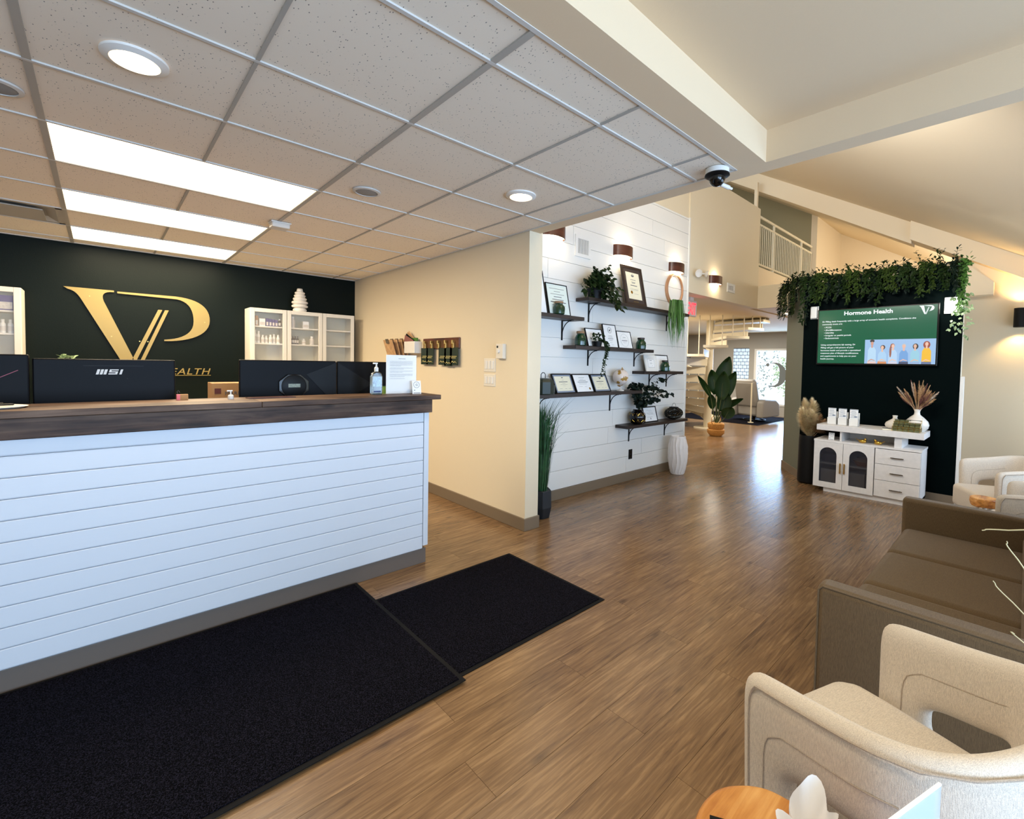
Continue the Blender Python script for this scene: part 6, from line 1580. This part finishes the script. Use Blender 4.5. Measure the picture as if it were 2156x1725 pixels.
# live-edge stool between the chairs
def slabtop(bm, pts, z0, z1, rg, wob=.008):
    lo = [bm.verts.new((x+rg.uniform(-wob, wob), y+rg.uniform(-wob, wob), z0)) for x, y in pts]; hi = [bm.verts.new((x*1.0, y*1.0, z1)) for x, y in pts]
    mid = [bm.verts.new((x*1.03+rg.uniform(-wob, wob)*.5, y*1.03, (z0+z1)/2)) for x, y in pts]; n_ = len(pts)
    bm.faces.new(lo[::-1]); bm.faces.new(hi)
    for i in range(n_):
        k = (i+1) % n_; bm.faces.new((lo[i], lo[k], mid[k], mid[i])); bm.faces.new((mid[i], mid[k], hi[k], hi[i]))
rg = random.Random(5)
t = thing('wood_stool', 'small live-edge wooden stool between the two far armchairs', 'stool', (4.60, .175, 0))
bm = B(); slabtop(bm, [(.08*math.cos(a)*(1+.08*math.sin(3*a)), .08*math.sin(a)) for a in [2*PI*k/20 for k in range(20)]], .44, .50, rg); make('top', bm, M_slab, t, bevel=.006)
for k in range(3):
    a = 2*PI*k/3; make('leg', tube(B(), [(.04*math.cos(a), .04*math.sin(a), .44), (.065*math.cos(a), .065*math.sin(a), 0)], .012, 8), M_white, t)
t = thing('slab_table', 'live-edge honey wood side table in the near foreground', 'side table', (.80, .17, 0))
pp = [(.985, .28), (.975, .335), (.945, .375), (.905, .402), (.86, .410), (.815, .405), (.76, .385), (.68, .345), (.60, .26), (.58, .12), (.62, .0), (.72, -.08), (.86, -.10), (.97, -.04), (1.005, .06), (1.0, .18)]
def smooth_loop(pp, n_=4):
    out = []; N = len(pp)
    for i in range(N):
        a, b, c, d = [Vector(pp[(i+k-1) % N]) for k in range(4)]
        for k in range(n_):
            u = k/n_; out.append(tuple(.5*((2*b)+(c-a)*u+(2*a-5*b+4*c-d)*u*u+(3*b-a-3*c+d)*u**3)))
    return out
bm = B(); slabtop(bm, [(x-.80, y-.17) for x, y in smooth_loop(pp)], .505, .55, rg, .003); make('top', bm, M_slab, t, bevel=.008, seg=3)
for x, y in ((-.12, .1), (.1, .15), (-.05, -.15), (.1, -.12)): make('leg', tube(B(), [(x, y, .51), (x*1.2, y*1.2, 0)], .016, 8), M_black, t)
t = thing('tissue_box', 'white tissue box with a crumpled tissue pulled up', 'tissue box', (.755, .195, .55), .3)
make('box', box(B(), -.055, .055, -.055, .055, 0, .095), pmat('grey_marble_card', sr(206, 206, 208), .5, vary=.1, vscale=14), t, bevel=.003)
bm = B(); lathe(bm, [(.001, .0965), (.03, .0965)], 20, cap=False); make('slot', bm, M_glossblack, t)
bm = B(); n_ = 64; rings = []
for j in range(12):
    q = j/11; ring = []
    for i in range(n_):
        a = 2*PI*i/n_; r_ = (.014+.034*q**.8)*(1+.30*math.sin(3*a+1.5*q)*q+.16*math.sin(8*a+3*q)*q); zz = .095+.088*q*(1+.22*math.cos(2*a+.6)+.14*math.sin(5*a+1))
        ring.append(bm.verts.new((r_*math.cos(a), r_*math.sin(a), zz)))
    rings.append(ring)
for a, b in zip(rings, rings[1:]):
    for i in range(n_): bm.faces.new((a[i], a[(i+1) % n_], b[(i+1) % n_], b[i]))
o = make('tissue', bm, pmat('tissue_paper', sr(240, 236, 234), .9), t, smooth=True)
t = thing('phone_card', 'dark card with white print lying on the slab table at the bottom edge', 'card', (.815, .345, .551), .5)
make('card', box(B(), -.045, .03, -.03, .03, 0, .006), M_black, t); make('print', box(B(), -.035, .02, -.018, .018, .006, .0065), M_paper, t)
t = thing('acrylic_holder', 'clear acrylic brochure holder with pale sheet in the near foreground', 'holder', (.93, .06, .55))
a_ = Vector((.972, .064, 0)); b_ = Vector((.80, -.0, 0))
M_acr = pmat('acrylic_sheet', sr(214, 228, 236), .06, alpha=.45)
A0 = Vector((.918, .067)); A1 = Vector((.73, .127)); 
dv = (A1-A0).normalized(); nv = Vector((-dv.y, dv.x))*.0015
bm = B(); prism(bm, [tuple(A0-nv), tuple(A1-nv), tuple(A1+nv), tuple(A0+nv)], .55, .778, 'xy'); make('panel', bm, M_acr, t, world=True)
bm = B(); nv2 = nv*2.4; prism(bm, [tuple(A0-dv*-.004-nv2), tuple(A1-nv2), tuple(A1-nv2*1.3), tuple(A0-dv*-.004-nv2*1.3)], .555, .765, 'xy'); make('sheet', bm, pmat('pale_blue_sheet', sr(206, 220, 232), .7), t, world=True)
bm = B(); prism(bm, [tuple(A0-nv*1.4), tuple(A1-nv*1.4), tuple(A1+nv*1.4), tuple(A0+nv*1.4)], .778, .781, 'xy'); make('rim', bm, pmat('bright_acrylic_edge', sr(240, 246, 248), .1), t, world=True)

# dried stems leaning in from the right, and a plant behind the far chairs
t = thing('grass_plant', 'thin pale grass stems arching in front of the sofa at the right edge', 'plant', (1.35, -.62, 0))
bm = B(); lathe(bm, [(.07, 0), (.11, .15), (.08, .48), (.06, .55)], 20); make('vase', bm, M_whitec, t, smooth=True)
def arc(p, q, sag): p, q = Vector(p), Vector(q); return [p.lerp(q, s_)+Vector((0, 0, sag*math.sin(PI*s_))) for s_ in [k/8 for k in range(9)]]
for p2, q in (((1.10, -.007, 1.149), (1.10, .043, 1.135)), ((1.10, -.010, 1.083), (1.10, .012, 1.125)), ((1.10, -.013, 1.008), (1.10, .026, 1.052)), ((1.10, -.022, .955), (1.10, -.003, .972))):
    P0 = Vector((1.35, -.62, .54)); P2 = Vector(p2); Q = Vector(q); m1 = P0.lerp(P2, .5)+Vector((.02, 0, .16))
    def cr(pp, n_=7):
        pp = [pp[0]*2-pp[1]]+pp+[pp[-1]*2-pp[-2]]; out = []
        for i in range(1, len(pp)-2):
            for k_ in range(n_):
                u = k_/n_; a, b, c, d = pp[i-1:i+3]
                out.append(.5*((2*b)+(c-a)*u+(2*a-5*b+4*c-d)*u*u+(3*b-a-3*c+d)*u**3))
        return out+[pp[-2]]
    E0 = P2+(P2-Q).normalized()*.16+Vector((0, -.05, -.01))
    make('stem', tube(B(), cr([P0, P0+Vector((-.03, .14, .30)), E0, P2.lerp(Q, .35), Q]), .0017, 5, taper=.5), pmat('pale_stem', sr(206, 200, 160), .7), t, world=True)
t = thing('small_plant', 'wispy plant tips behind the far armchair', 'plant', (6.0, -.15, 0))
bm = B(); lathe(bm, [(.10, 0), (.13, .3), (.12, .32)], 20); make('pot', bm, M_white, t, smooth=True)
for k, (dy, dz) in enumerate(((.24, .46), (.14, .52), (.05, .60), (-.1, .5))): make('blade', tube(B(), arc((0, 0, .3), (.0-.08, dy, dz+.15), .1), .006, 4, taper=.2), M_grass, t)
# wall sconce on the right wall
t = thing('cylinder_sconce', 'dark wall sconce with a warm glow at the right edge', 'wall lamp', (8.40, .085, 2.10))
bm = B(); lathe(bm, [(.055, -.12), (.055, .12)], 24, (-.09, 0, 0)); make('cylinder', bm, M_black, t, smooth=True, bevel=.003); make('arm', box(B(), -.05, 0, -.02, .02, -.02, .02), M_black, t)
for s_ in (-1, 1):
    l = bpy.data.lights.new('sconce_lamp', 'SPOT'); l.energy = 13; l.color = (1, .66, .28); l.spot_size = 2.0; l.spot_blend = .6; l.shadow_soft_size = .03
    o = bpy.data.objects.new('sconce_lamp', l); C.objects.link(o); o.location = (8.29, .085, 2.10+s_*.13); o.rotation_euler = (0 if s_ < 0 else PI, 0, 0)
for o in list(bpy.data.objects):
    if o.type == 'LIGHT': o['kind'] = 'helper'
